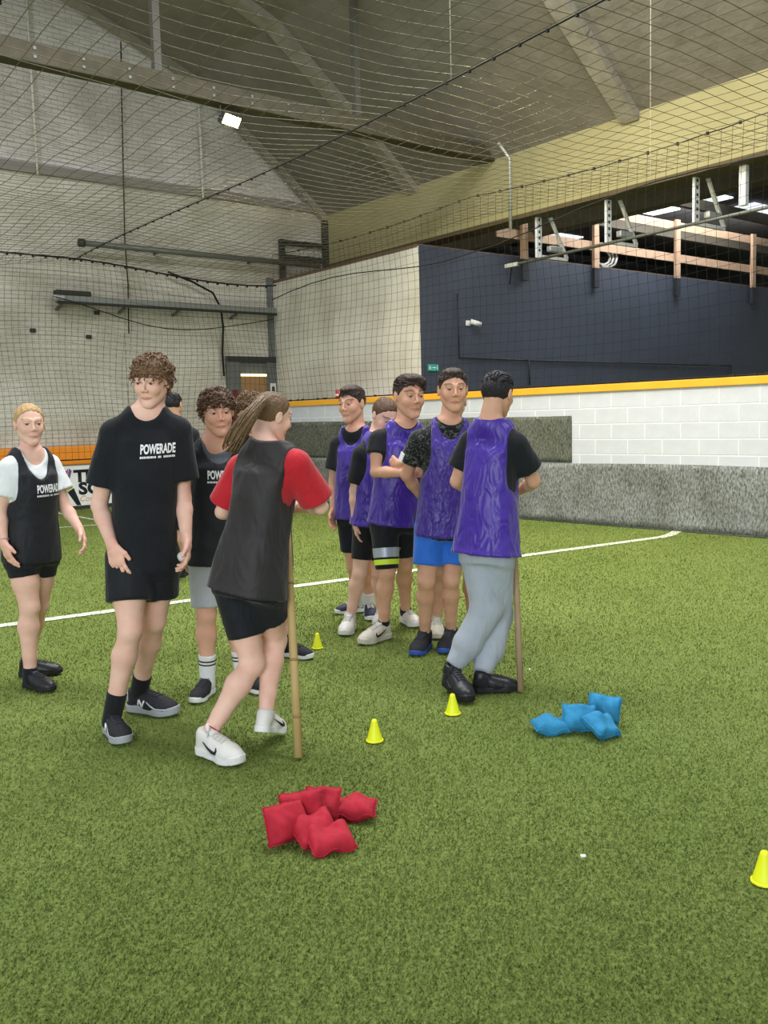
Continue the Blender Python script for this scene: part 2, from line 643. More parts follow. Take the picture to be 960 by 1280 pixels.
HOFF = 0.22
hz0 = 0.0
hb = wallbox('wall_hoarding', BORG + NB * HOFF, DB, back_s(268, 560, HOFF)[0], 0, 0.82, 0.16, mat('hoarding_core', '#8b8f86', 0.8))
tag(hb, kind='structure')
op = wallbox('orange_pad', BORG + NB * (HOFF + 0.03), DB, back_s(268, 560, HOFF)[0], 0.82, 1.16, 0.2, ORANGE, None, bev=0.03)
tag(op, 'long orange padded strip along the top of the far hoarding', 'pad')
# sponsor board
sA = back_s(55, 600, HOFF)[0]
sB = back_s(160, 600, HOFF)[0]
BRD = empty('advertising_board', BORG + NB * (HOFF + 0.03) + DB * sA)
tag(BRD, 'white advertising board with black letters and pink and green logo below the orange pad', 'board')
WHITEBOARD = mat('board_white', '#eef0ee', 0.45)
INK = mat('board_ink', '#15161c', 0.6)


def bpt(s_, z, off=0.0): return DB * s_ + NB * off + UP * z


MB().box(bpt((sB - sA) / 2, 0.435, 0), (sB - sA) / 2, 0.012, 0.365, DB, NB, UP, bev=0.004).build('panel', WHITEBOARD, BRD)
MB().box(bpt((sB - sA) / 2, 0.035, 0), (sB - sA) / 2, 0.02, 0.03, DB, NB, UP).build('foot_rail', DARKSTEEL, BRD)


def text_mesh(txt, size, bold=0.0, spacing=1.0, sub=0):
    c = bpy.data.curves.new('lettering', 'FONT')
    c.body = txt
    c.size = size
    c.offset = bold
    c.space_character = spacing
    c.align_x = 'CENTER'
    c.align_y = 'CENTER'
    c.fill_mode = 'FRONT'
    c.resolution_u = 3
    o = bpy.data.objects.new('lettering', c)
    COL.objects.link(o)
    dg = bpy.context.evaluated_depsgraph_get()
    me = bpy.data.meshes.new_from_object(o.evaluated_get(dg))
    bpy.data.objects.remove(o)
    bpy.data.curves.remove(c)
    bm = bmesh.new(); bm.from_mesh(me)
    bmesh.ops.triangulate(bm, faces=bm.faces[:])
    for _ in range(sub):
        le = [e for e in bm.edges if e.calc_length() > size * 0.12]
        if le: bmesh.ops.subdivide_edges(bm, edges=le, cuts=1); bmesh.ops.triangulate(bm, faces=bm.faces[:])
    bm.to_mesh(me); bm.free()
    return me


def flat_text(txt, size, s_, z, off, m, parent, bold=0.0, sx=1.0, name='lettering', align_left=False, X=DB, N=NB, sl=0.0):
    me = text_mesh(txt, size, bold)
    xs = [v.co.x for v in me.vertices]
    x0 = min(xs) if align_left else 0
    for v in me.vertices:
        x, y = (v.co.x - x0) * sx + v.co.y * sl, v.co.y
        v.co = X * (s_ + x) + N * off + UP * (z + y)
    return mesh_obj(name, me, m, parent)


sT = back_s(91, 600, HOFF)[0] - sA
flat_text('TE', 0.30, sT, 0.60, 0.016, INK, BRD, 0.014, 1.15, align_left=True)
flat_text('SC', 0.30, sT + 0.08, 0.37, 0.016, INK, BRD, 0.014, 1.15, align_left=True)
flat_text('Conc', 0.15, sT + 0.1, 0.19, 0.016, mat('board_orange', '#d99a5c', 0.6), BRD, 0, 1.0, align_left=True, sl=0.3)
sL = back_s(74, 600, HOFF)[0] - sA


def poly(name, pts, m, off=0.016):
    MB().add([bpt(sL + a, z, off) for a, z in pts], [tuple(range(len(pts)))]).build(name, m, BRD)


poly('logo_shape', [(0.0, 0.60), (0.16, 0.76), (0.10, 0.42)], mat('logo_pink', '#c2447e', 0.5))
poly('logo_shape', [(0.17, 0.76), (0.22, 0.72), (0.18, 0.58), (0.14, 0.60)], mat('logo_violet', '#6d5a8e', 0.5))
poly('logo_shape', [(0.10, 0.42), (0.17, 0.56), (0.22, 0.40), (0.12, 0.34)], mat('logo_green', '#b9c75a', 0.5))
poly('logo_shape', [(0.12, 0.33), (0.24, 0.40), (0.36, 0.08), (0.28, 0.08)], INK)

# ------------------------------------------------------------------ door in the back wall
s0, ztop = back_s(281, 442)
s1, _ = back_s(345, 447)
ztop = 2.86
dr = empty('door_1', BORG + DB * s0)
dr['kind'] = 'structure'
DOORG = mat('door_grey', '#5f625f', 0.6, noise=(4, '#686b68', 0.2))
wd = s1 - s0


def dpt(s_, z, off): return DB * s_ + NB * off + UP * z


MB().box(dpt(wd * 0.5, ztop / 2, 0.015), wd / 2, 0.02, ztop / 2, DB, NB, UP).build('door_leaf', DOORG, dr)
MB().box(dpt(wd * 0.12, ztop / 2, 0.05), wd * 0.13, 0.03, ztop / 2, DB, NB, UP).build('frame_panel', DOORG, dr)
MB().box(dpt(wd * 0.88, ztop / 2, 0.05), wd * 0.12, 0.03, ztop / 2, DB, NB, UP).build('frame_panel', DOORG, dr)
MB().box(dpt(wd * 0.5, ztop - 0.06, 0.055), wd / 2, 0.03, 0.06, DB, NB, UP).build('lintel', DARKSTEEL, dr)
MB().box(dpt(wd * 0.5, 1.2, 0.045), wd * 0.27, 0.012, 1.25, DB, NB, UP).build('opening', mat('brown_room', '#8d6b45', 0.8, noise=(1.5, '#a5825a', 0.25)), dr)
MB().box(dpt(wd * 0.5, 2.48, 0.062), wd * 0.26, 0.012, 0.022, DB, NB, UP).build('strip_lamp', mat('strip_lamp', '#fff0c8', 0.5, emit=('#ffe9b0', 1.6)), dr)
MB().box(dpt(wd * 0.13, 1.75, 0.085), wd * 0.05, 0.01, 0.42, DB, NB, UP).build('notice', mat('maroon', '#6d2a2a', 0.6), dr)
for zz, hh in ((2.18, 0.13), (1.86, 0.14)):
    p_ = MB().box(dpt(wd * 0.875, zz, 0.085), wd * 0.055, 0.006, hh, DB, NB, UP).build('notice', PLASTWHITE, dr)
    MB().box(dpt(wd * 0.875, zz, 0.093), wd * 0.03, 0.003, hh * 0.5, DB, NB, UP).build('pictogram', mat('picto', '#3c3c3c', 0.6), p_)

# ------------------------------------------------------------------ pipes, cables and small things on the back wall
def on_wall(pxx, py, off):
    s_, z = back_s(pxx, py, off)
    return BORG + DB * s_ + NB * off + UP * z


def pipe(name, pts, r, m, label, cat, n=8, group=None):
    base = Vector(pts[0])
    o = MB().tube([Vector(p) - base for p in pts], r, n).build(name, m, None, True)
    o.location = base
    return tag(o, label, cat, group)


def hpipe(x0, y0, x1, off):
    a = on_wall(x0, y0, off)
    b = on_wall(x1, y0, off)
    b.z = a.z
    return a, b


a, b = hpipe(101, 303.5, 398, 0.35)
up_ = empty('heating_pipe', a); tag(up_, 'upper dark round pipe running along the back brick wall', 'pipe')
MB().tube([a, b], 0.055, 10).build('tube', STEEL, up_, True, rel=a)
MB().tube([a - DB * 0.04, a + DB * 0.06], 0.075, 10).build('end_cap', DARKSTEEL, up_, True, rel=a)
for t in (0.3, 0.7):
    p_ = a.lerp(b, t)
    MB().beam(p_ + UP * 0.0, p_ - NB * 0.34, 0.03, 0.05).build('wall_bracket', DARKSTEEL, up_, rel=a)
a, b = hpipe(70, 373, 343, 0.3)
dn = empty('door_track', a); tag(dn, 'lower grey sliding door track on the back brick wall', 'rail')
MB().beam(a, b, 0.14, 0.12).build('rail', mat('track_grey', '#8e918c', 0.55, 0.3), dn, rel=a)
MB().beam(a - UP * 0.07 + NB * 0.06, b - UP * 0.07 + NB * 0.06, 0.04, 0.05).build('lip', DARKSTEEL, dn, rel=a)
MB().box(a + DB * 0.3 + UP * 0.1, 0.32, 0.08, 0.05, DB, NB, UP, bev=0.02).build('motor_box', DARKSTEEL, dn, rel=a)
MB().box(a + DB * 0.02 - UP * 0.0 + NB * 0.05, 0.1, 0.09, 0.05, DB, NB, UP, bev=0.02).build('end_cap', GALV, dn, rel=a)
for t in (0.02, 0.28, 0.52, 0.8):
    p_ = a.lerp(b, t)
    MB().beam(p_ - UP * 0.1, p_ - NB * 0.28 - UP * 0.16, 0.05, 0.04).build('wall_bracket', STEEL, dn, rel=a)
a = on_wall(47, 218, 0.13)
pipe('conduit', [a, a + UP * 3.35], 0.022, WHITEPIPE, 'white vertical conduit on the left of the gable above the ledge', 'conduit')
a = on_wall(254, 247, 0.13)
pipe('conduit', [a, a + UP * 2.0], 0.022, WHITEPIPE, 'shorter white vertical conduit below the lit floodlight', 'conduit')
pipe('cable', [on_wall(210, 340, 0.2), on_wall(240, 352, 0.2), on_wall(266, 366, 0.2), on_wall(276, 385, 0.2), on_wall(279, 410, 0.2), on_wall(278, 440, 0.2), on_wall(280, 470, 0.2)],
     0.022, ROPE, 'black cable curving down to the brown doorway', 'cable')
pipe('cable', [on_wall(151, 52, 0.16), on_wall(152, 120, 0.16), on_wall(156, 300, 0.16), on_wall(160, 355, 0.16), on_wall(161, 417, 0.16)],
     0.012, ROPE, 'thin black vertical cable on the brick wall above the tall boy', 'cable')
# shallow boarded-up bay left of the door
s0, z0 = back_s(155, 417)
s1, _ = back_s(272, 417)
wallbox('trim_bay', BORG + DB * s0 + NB * 0.05, DB, s1 - s0, 0, z0, 0.06, BRICK_LOW)
for (x_, y_) in ((121, 391), (41, 413), (111, 421)):
    p_ = on_wall(x_, y_, 0.03)
    o = MB().box((0, 0, 0), 0.05, 0.03, 0.035, DB, NB, UP, bev=0.012).build('wall_bolt', DARKSTEEL)
    o.location = p_
    tag(o, {121: 'small dark bolt block under the lower wall track', 41: 'tiny dark bolt on the brick wall above the blonde girl', 111: 'tiny dark bolt block beside the boarded bay edge'}[x_], 'bolt')
# ------------------------------------------------------------------ tie beam with hangers, floodlights
TB0 = C0 + DR * 5.15 + UP * 6.0
TBL = 15.0
tb = empty('tie_beam', TB0)
tag(tb, 'long dark timber tie beam crossing under the roof', 'beam')
MB().box(-DB * TBL / 2, TBL / 2, 0.12, 0.125, DB, NB, UP, bev=0.015).build('timber', TIMBER, tb)


def tb_s(pxx, py):
    d = fwd + CR * ((pxx - 480) / FPX) - CU * ((py - 640) / FPX)
    A = np.array([[d.x, DB.x], [d.y, DB.y]])
    t, s = np.linalg.solve(A, np.array([TB0.x, TB0.y]))
    return float(s)


for x_, y_ in ((197, 107), (446, 150)):
    s_ = tb_s(x_, y_)
    top = roof_pt(min(s_, 15.5), 5.15)
    h_ = top.z - 6.0
    MB().box(-DB * s_ + UP * (h_ / 2), 0.05, 0.05, h_ / 2, DB, NB, UP).build('hanger', mat('hanger_steel', '#55534b', 0.6), tb)
for k in range(1, 24):
    s_ = k * 0.6
    for dz in (-0.05, 0.05):
        MB().box(-DB * s_ + NB * 0.122 + UP * dz * (1 if k % 2 else -1), 0.018, 0.008, 0.018, DB, NB, UP).build('bolt_head', STEEL, tb)

LAMPGLOW = mat('floodlight_glow', '#fff6dc', 0.5, emit=('#ffdf95', 22))


def floodlight(loc, label, aim, power):
    e = empty('floodlight', loc)
    tag(e, label, 'lamp', 'floodlights under the roof')
    aim = (Vector(aim) - Vector(loc)).normalized()
    X = aim.cross(UP).normalized()
    Z = X.cross(aim)
    MB().box((0, 0, 0), 0.17, 0.04, 0.085, X, aim, Z, bev=0.01).build('housing', DARKSTEEL, e)
    for q in range(-3, 4):
        MB().box(-aim * 0.055 + X * q * 0.045, 0.004, 0.02, 0.07, X, aim, Z).build('cooling_fin', DARKSTEEL, e)
    MB().box(aim * 0.043, 0.15, 0.004, 0.068, X, aim, Z).build('lens', LAMPGLOW, e)
    MB().tube([X * 0.18, X * 0.18 + Z * 0.02 - aim * 0.02 + UP * 0.2, -X * 0.18 + Z * 0.02 - aim * 0.02 + UP * 0.2, -X * 0.18], 0.012, 6).build('yoke', DARKSTEEL, e)
    l = bpy.data.lights.new('floodlight_light', 'SPOT')
    l.energy = power
    l.color = (1.0, 0.82, 0.45)
    l.spot_size = math.radians(165)
    l.spot_blend = 0.6
    l.shadow_soft_size = 0.1
    o = bpy.data.objects.new('floodlight_light', l)
    COL.objects.link(o)
    o.parent = e
    o.location = aim * 0.07
    o.rotation_euler = aim.to_track_quat('-Z', 'Y').to_euler()
    return e


s_ = tb_s(286, 140)
FL1 = TB0 - DB * s_ - UP * 0.29 + NB * 0.02
floodlight(FL1, 'lit rectangular floodlight hanging under the dark timber tie beam', FL1 + NB * 1.0 - UP * 0.75 + DB * 0.3, 330)
FL2 = px(606, -22, 8.6)
floodlight(FL2, 'lit floodlight just above the top edge over the ceiling net', FL2 + NB * -0.2 - UP * 1.0 + DB * 0.75, 430)
mb = MB().tube([(0, 0, 0.2), (0, 0, 9.1 - FL2.z)], 0.02, 6)
o = mb.build('drop_rod', STEEL); o.location = FL2
tag(o, 'steel drop rod that carries the floodlight over the ceiling net', 'rod')

# ------------------------------------------------------------------ hall beyond the opening
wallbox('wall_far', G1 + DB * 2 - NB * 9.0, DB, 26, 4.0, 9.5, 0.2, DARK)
o = wallbox('wall_far_panel', G1 + DB * 8 - NB * 6.0, DB, 20, 4.0, 5.9, 0.1, mat('far_panel', '#6e6c62', 0.85, noise=(1, '#5f5d54', 0.25)))
bx = wallbox('floor_loft', G1 + DB * 0.0 - NB * 0.02, DB, 20.0, 4.38, 4.44, 9.0, mat('loft_floor', '#6f5a48', 0.85))
# dark far roof beyond the fascia
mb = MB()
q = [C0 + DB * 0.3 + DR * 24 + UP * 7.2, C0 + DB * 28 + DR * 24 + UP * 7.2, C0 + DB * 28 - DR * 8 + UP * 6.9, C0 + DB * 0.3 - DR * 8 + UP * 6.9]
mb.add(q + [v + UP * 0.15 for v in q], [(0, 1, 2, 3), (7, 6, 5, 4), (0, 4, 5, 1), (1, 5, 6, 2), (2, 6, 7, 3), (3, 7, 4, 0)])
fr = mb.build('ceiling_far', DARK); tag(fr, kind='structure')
SKY = mat('rooflight_panel', '#e8eef5', 0.5, emit=('#dfe8f5', 0.9))
for (x_, y_, L_) in ((862, 243, 2.6), (818, 262, 1.1), (945, 262, 1.6), (700, 297, 1.2)):
    c_ = ground(x_, y_, 6.93)
    o = MB().box((0, 0, 0), L_ / 2, 0.42, 0.02, DB, NB, UP).build('window_rooflight', SKY)
    o.location = c_
    tag(o, kind='structure')
area('far_hall_fill', G1 + DB * 7 + NB * 0.8 + UP * 6.8, G1 + DB * 6.5 - NB * 1.0 + UP * 4.6, 7.0, 1.2, 380, (0.95, 0.98, 1.0))  # lamp added to light the railing, on behalf of the rooflight panes
area('far_hall_fill.001', G1 + DB * 13 - NB * 2.5 + UP * 6.7, G1 + DB * 13.5 - NB * 6.0 + UP * 5.0, 6.0, 1.0, 260, (0.95, 0.98, 1.0))  # extra fill added deeper in, aimed at the otherwise dark far panel
for b0 in (1.6, 4.2, 6.8):
    o = wallbox('trim_far_beam', G1 - NB * b0 + DB * 3, DB, 23, 6.55, 6.8, 0.14, mat('far_beam', '#4c463b', 0.85))
bm_ = MB().beam((0, 0, 0), DR * -16, 0.3, 0.28)
o = bm_.build('glulam_beam', mat('glulam', '#5e5646', 0.8, noise=(6, '#4d4638', 0.25)))
o.location = C0 + DR * 14 + DB * 1.6 + UP * 5.0
tag(o, 'dark laminated timber beam behind the steel brackets in the next hall', 'beam')

# loft railing on the black wall
RLO = G1 + NB * 0.06
rl = empty('loft_railing', RLO + DB * 2.5 + UP * 4.0)
tag(rl, 'pale pine railing along the top of the black wall', 'railing')
PAINTED = mat('post_painted_black', '#2b2d36', 0.6)
for s_ in (2.54, 4.6, 7.35, 10.4, 13.4):
    c_ = DB * (s_ - 2.5)
    MB().box(c_ + UP * 1.0, 0.075, 0.035, 0.62, DB, NB, UP, bev=0.005).build('post', PINE, rl)
    MB().box(c_ + UP * 0.19, 0.075, 0.034, 0.19, DB, NB, UP).build('post_foot', PAINTED, rl)
for z_ in (0.82, 1.5):
    for sa, sb in ((1.85, 4.6), (4.6, 7.35), (7.35, 10.4), (10.4, 13.4)):
        c_ = DB * ((sa + sb) / 2 - 2.5) + UP * z_ - NB * 0.045
        MB().box(c_, (sb - sa) / 2 - 0.01, 0.012, 0.085, DB, NB, UP).build('rail', PINE, rl)
mb = MB()
for k in range(3):
    cc = [(math.cos(a / 10 * math.tau) * (0.36 - 0.05 * k), math.sin(a / 10 * math.tau) * (0.24 - 0.04 * k)) for a in range(11)]
    mb.tube([DB * x + UP * (y + 0.3) - NB * 0.05 * k for x, y in cc], 0.025, 6)
o = mb.build('cable_coil', mat('coil_grey', '#b4b2aa', 0.5), None, True)
o.location = RLO + DB * 5.3 - NB * 0.3 + UP * 4.42
tag(o, 'loose grey cable coil lying behind the pine railing', 'cable')

BRIGHT = mat('bright_zinc', '#dfe2e2', 0.45)
# steel brackets below the fascia
for i, (x_, y_) in enumerate(((673, 290), (760, 270), (870, 240), (930, 215))):
    d = fwd + CR * ((x_ - 480) / FPX) - CU * ((y_ - 640) / FPX)
    A = np.array([[d.x, -DR.x], [d.y, -DR.y]])
    t, s_ = np.linalg.solve(A, np.array([C0.x + DB.x * 0.2, C0.y + DB.y * 0.2]))
    e = empty('hanging_bracket', C0 + DB * 0.2 + DR * s_ + UP * 4.8)
    tag(e, ['small galvanised triangular bracket under the cream fascia nearest the grey wall', 'galvanised triangular bracket second from the grey wall under the fascia',
            'galvanised triangular bracket beside the bright rooflight', 'plain galvanised hanger strut nearest the right edge under the fascia'][i], 'bracket', 'steel brackets under the fascia')
    if i == 3:
        MB().box(UP * -0.25, 0.05, 0.04, 0.28, DR, DB, UP).build('strut', BRIGHT, e)
        continue
    MB().box(UP * -0.3, 0.06, 0.02, 0.36, DB, DR, UP).build('strut', BRIGHT, e)
    for k in range(6):
        MB().box(UP * (-0.04 - 0.1 * k) + DR * 0.022, 0.02, 0.003, 0.022, DB, DR, UP).build('slot', DARKSTEEL, e)
    MB().beam(UP * -0.64, UP * -0.64 + DB * 0.72, 0.05, 0.05).build('foot_bar', BRIGHT, e)
    MB().beam(UP * -0.62 + DB * 0.72, UP * 0.1 + DB * 0.25, 0.05, 0.04).build('diagonal', BRIGHT, e)
    MB().box(UP * -0.5 + DB * 0.35 + DR * 0.05, 0.16, 0.05, 0.05, DB, DR, UP, bev=0.02).build('fixing_block', GALV, e)

# tension tube under the opening (same line as the grey wall)
def gw(x_, y_):
    d = fwd + CR * ((x_ - 480) / FPX) - CU * ((y_ - 640) / FPX)
    A = np.array([[d.x, -DR.x], [d.y, -DR.y]])
    t, s_ = np.linalg.solve(A, np.array([G0.x, G0.y]))
    return G0 + DR * s_ + UP * (EYE.z + t * d.z)


a = gw(640, 340); b = gw(960, 259); b = b + (b - a) * 0.5; a.z = 3.76; b.z = 3.86
tt = empty('tension_tube', a); tag(tt, 'thin galvanised tube spanning the opening in front of the black wall', 'tube')
MB().tube([a, b], 0.022, 8).build('tube', STEEL, tt, True, rel=a)
MB().box((0, 0, 0), 0.13, 0.03, 0.03, DR, DB, UP, bev=0.008).build('end_fitting', GALV, tt)
MB().beam(UP * 0.02, UP * 0.02 + DB * 1.5 + DR * -1.5, 0.02, 0.02).build('stay', DARKSTEEL, tt)
# net post on the fascia
a = px(638, 275, (C0 + DR * 6).y - 0.3)
p0 = a.copy()
o = MB().tube([(0, 0, -0.15), (0, 0, 0.98), Vector((-0.19, -0.05, 1.22))], 0.028, 8).build('net_pole', GALV, None, True)
o.location = p0
tag(o, 'bent galvanised pole holding the net rope in front of the fascia', 'pole')

# things on the black wall
def bwall(x_, y_, off=0.03):
    d = fwd + CR * ((x_ - 480) / FPX) - CU * ((y_ - 640) / FPX)
    o_ = G1 + NB * off
    A = np.array([[d.x, -DB.x], [d.y, -DB.y]])
    t, s_ = np.linalg.solve(A, np.array([o_.x, o_.y]))
    return EYE + d * t


e = empty('security_camera', bwall(585, 404, 0.02)); tag(e, 'small white bullet security camera on the black wall', 'camera')
MB().box((0, 0, 0), 0.045, 0.02, 0.045, DB, NB, UP, bev=0.008).build('base', PLASTWHITE, e)
MB().tube([NB * 0.01, NB * 0.09 + DB * 0.02], 0.016, 8).build('arm', PLASTWHITE, e, True)
MB().tube([NB * 0.10 - DB * 0.02 + UP * 0.02, NB * 0.14 + DB * 0.17 - UP * 0.03], 0.045, 12).build('body', PLASTWHITE, e, True)
MB().tube([NB * 0.14 + DB * 0.17 - UP * 0.03, NB * 0.1415 + DB * 0.178 - UP * 0.032], 0.034, 12).build('lens', INK, e, True)
e = empty('exit_sign', bwall(541.5, 459.5, 0.02)); tag(e, 'small green emergency exit sign on the black wall', 'sign')
MB().box((0, 0, 0), 0.115, 0.012, 0.055, DB, NB, UP).build('panel', mat('exit_green', '#2f9a86', 0.4, emit=('#2fa38d', 0.15)), e)
MB().box(-DB * 0.08 + NB * 0.0135, 0.016, 0.001, 0.032, DB, NB, UP).build('pictogram', PLASTWHITE, e)
mb = MB().beam(DB * -0.03 + NB * 0.0135, DB * 0.02 + NB * 0.0135, 0.002, 0.012)
mb.add([DB * 0.02 + UP * 0.022 + NB * 0.0145, DB * 0.02 - UP * 0.022 + NB * 0.0145, DB * 0.045 + NB * 0.0145], [(0, 1, 2)])
mb.build('arrow', PLASTWHITE, e)
mb = MB()
for a_, b_ in (((0.078, 0.022), (0.074, -0.004)), ((0.074, -0.004), (0.09, -0.034)), ((0.074, -0.004), (0.060, -0.032)), ((0.077, 0.014), (0.096, 0.002)), ((0.077, 0.014), (0.060, 0.004))):
    mb.beam(DB * a_[0] + UP * a_[1] + NB * 0.0135, DB * b_[0] + UP * b_[1] + NB * 0.0135, 0.008, 0.002, NB)
mb.box(DB * 0.081 + UP * 0.034 + NB * 0.0135, 0.008, 0.001, 0.008, DB, NB, UP, bev=0.0008)
mb.build('running_figure', PLASTWHITE, e)
pts = [bwall(572, 367), bwall(574, 447), bwall(661, 450.5)]
pipe('wall_conduit', pts + [bwall(914, 457)], 0.014, INK, 'black conduit bending along the black wall under the security camera', 'conduit')
pipe('wall_conduit', [bwall(661, 450.5), bwall(662, 481)], 0.014, INK, 'short black conduit drop in the middle of the black wall', 'conduit')
pipe('wall_conduit', [bwall(914, 457), bwall(914.5, 481)], 0.014, INK, 'short black conduit drop at the right of the black wall', 'conduit')

# little red can standing on the rail
p_ = LWS + DL * lw_s(416, 486) + UP * 1.87 + UP.cross(DL) * 0.1
e = empty('drink_can', p_); tag(e, 'small red drink can standing on the yellow rail', 'can')
MB().lathe([(0.028, 0), (0.033, 0.008), (0.033, 0.15), (0.026, 0.165)], 14).build('body', mat('can_red', '#c03a48', 0.35), e, True)
MB().lathe([(0.0335, 0.06), (0.0337, 0.09)], 14).build('band', PLASTWHITE, e, True)

# ------------------------------------------------------------------ nets
def cords(fn, nu, nv, su, sv, r):
    """grid of cords: fn(u, v) in 0..1; nu cords across u, nv cords across v; su / sv = samples along them; triangular section"""
    lines = []
    for i in range(nu + 1):
        lines.append([fn(i / nu, j / sv) for j in range(sv + 1)])
    for j in range(nv + 1):
        lines.append([fn(i / su, j / nv) for i in range(su + 1)])
    mb = MB()
    for l in lines:
        mb.tube(l, r, 3, False)
    return mb


NETZ = 4.49
# side net above the yellow rail
def side_fn(u, v):
    s_ = u * LLEN
    zt = 4.62 + 0.32 * u - 0.10 * abs(math.sin(u * math.pi * 3.2))
    z = 1.88 + (zt - 1.88) * v
    w = -0.05 + 0.10 * math.sin(u * 9 + v * 4) * math.sin(v * math.pi) + 0.012 * math.sin(u * 170 + v * 3)
    z += 0.05 * math.sin(u * 11) * math.sin(v * math.pi)
    return LWS + DL * s_ - NLW * -w + UP * z


sn = empty('side_net', LWS); tag(sn, 'black safety net hanging from the rope down to the yellow rail', 'net')
cords(side_fn, 116, 20, 60, 12, 0.0026).build('mesh_cords', NETBLACK, sn, rel=LWS)
MB().tube([side_fn(i / 80, 1) for i in range(81)], 0.007, 6).build('top_rope', ROPE, sn, True, rel=LWS)
mb = MB()
MB().tube([side_fn(i / 60, 0.0) + UP * 0.01 for i in range(61)], 0.008, 5).build('bottom_rope', ROPE, sn, True, rel=LWS)
MB().tube([side_fn(i / 60 * 0.6, 0.70 + 0.14 * (i / 60) + 0.05 * math.sin(i * 0.16)) + NLW * 0.01 for i in range(61)], 0.009, 5).build('slack_rope', ROPE, sn, True, rel=LWS)
for i in range(2, 78, 2):
    p_ = side_fn(i / 80, 1)
    MB().box(p_, 0.014, 0.014, 0.018, DL, NLW, UP).build('rope_hook', ROPE, sn, rel=LWS)
for i in range(0, 60):
    if random.random() < 0.55:
        p_ = side_fn((i + random.random()) / 62, 0) + UP * 0.012
        MB().box(p_, 0.03 * random.uniform(.5, 1.5), 0.012, 0.016, DL, NLW, UP).build('net_clip', ROPE, sn, rel=LWS)

# net in front of the back wall
BN0 = BORG + NB * 0.55
bnl = back_s(349, 480, 0.55)[0]


def back_fn(u, v):
    s_ = 2.5 + u * (bnl - 2.5)
    zt = 4.46 - 0.33 * (max(0, (u - 0.62)) / 0.38) ** 1.0 * math.sin(max(0, (u - 0.62)) / 0.38 * math.pi * 0.8)
    z = 0.92 + (zt - 0.92) * v
    w = 0.12 * math.sin(u * 14 + v * 3) * math.sin(v * math.pi) + 0.010 * math.sin(u * 190)
    z += 0.06 * math.sin(u * 21 + 1) * math.sin(v * math.pi)
    s_ += 0.05 * math.sin(v * 7 + u * 12)
    return BN0 + DB * s_ + NB * w + UP * z


bn = empty('back_net', BN0 + DB * 2.5); tag(bn, 'black safety net hanging in front of the painted brick back wall', 'net')
cords(back_fn, 105, 28, 60, 14, 0.0026).build('mesh_cords', NETBLACK, bn, rel=bn.location)
MB().tube([back_fn(i / 60, 1) for i in range(61)], 0.016, 6).build('top_rope', ROPE, bn, True, rel=bn.location)
MB().tube([back_fn(i / 60, 0) for i in range(61)], 0.012, 6).build('bottom_rope', ROPE, bn, True, rel=bn.location)
MB().tube([back_fn(0.62 + i / 40 * 0.38, 0.80 - 0.09 * math.sin(i / 40 * math.pi)) for i in range(41)], 0.009, 5).build('slack_rope', ROPE, bn, True, rel=bn.location)
for i in range(1, 56):
    MB().box(back_fn(i / 56, 1) - UP * 0.02, 0.016, 0.016, 0.02, DB, NB, UP).build('rope_hook', ROPE, bn, rel=bn.location)

# ceiling net, running from the back wall towards the camera between the walls
ra = Vector((-5.8, 17.5, 0)); rb = Vector((1.22, 7.8, 0))
DN = (rb - ra).normalized()
DNX = Vector((-DN.y, DN.x, 0))          # to the right and away


def ceil_seg(name, c0, c1, label, seed, n=1):
    """panel between offsets c0..c1 (perpendicular to the seam rope)"""
    L0, L1 = -1.0, 17.5
    org = ra + UP * NETZ

    def fn(u, v):
        c = c0 + (c1 - c0) * v
        l = L0 + (L1 - L0) * u
        sag = -0.16 * math.sin(v * math.pi) * (0.6 + 0.4 * math.sin(u * 13 + seed)) + 0.03 * math.sin(u * 50 + v * 9 + seed) * math.sin(v * math.pi)
        sag += 0.05 * math.sin(u * 9 + c * 1.0)
        return org + DN * l + DNX * c + UP * sag

    e = empty(name, org + DNX * (c0 + c1) / 2 + DN * 4)
    tag(e, label, 'net', 'ceiling net panels')
    w = abs(c1 - c0)
    cords(fn, int((L1 - L0) / 0.19), int(w / 0.19), 50, max(4, int(w / 0.4)), 0.0038).build('mesh_cords', NETGREY, e, rel=e.location)
    MB().tube([fn(i / 60, 0) for i in range(61)], 0.008, 6).build('seam_rope', ROPE, e, True, rel=e.location)
    for i in range(2, 60, 1):
        p_ = fn(i / 60, 0)
        MB().box(p_ - UP * 0.008, 0.010, 0.013, 0.012, DN, DNX, UP).build('rope_hook', ROPE, e, rel=e.location)
    return e


ceil_seg('ceiling_net', 0.0, 4.3, 'flat ceiling net panel between the seam rope and the right wall', 0.3)
ceil_seg('ceiling_net', -3.65, -0.04, 'flat ceiling net panel left of the seam rope under the tie beam', 1.7)
ceil_seg('ceiling_net', -7.3, -3.70, 'far left ceiling net panel in the top corner', 2.9)
for x_, y_, x2 in ((566, 100, 568),):
    p_ = ground(564, 100, NETZ)
    o = MB().tube([(0, 0, 0), (0, 0, 4.0)], 0.0035, 6).build('suspension_wire', WHITEPIPE, None, True)
    o.location = p_
    tag(o, 'thin pale wire holding up the seam of the ceiling net', 'wire')
p_ = ground(813, 150, NETZ)
o = MB().tube([(0, 0, -0.6), (0, 0, 4.0)], 0.002, 6).build('suspension_wire', WHITEPIPE, None, True)
o.location = p_
tag(o, 'very thin pale wire dropping in front of the cream fascia', 'wire')

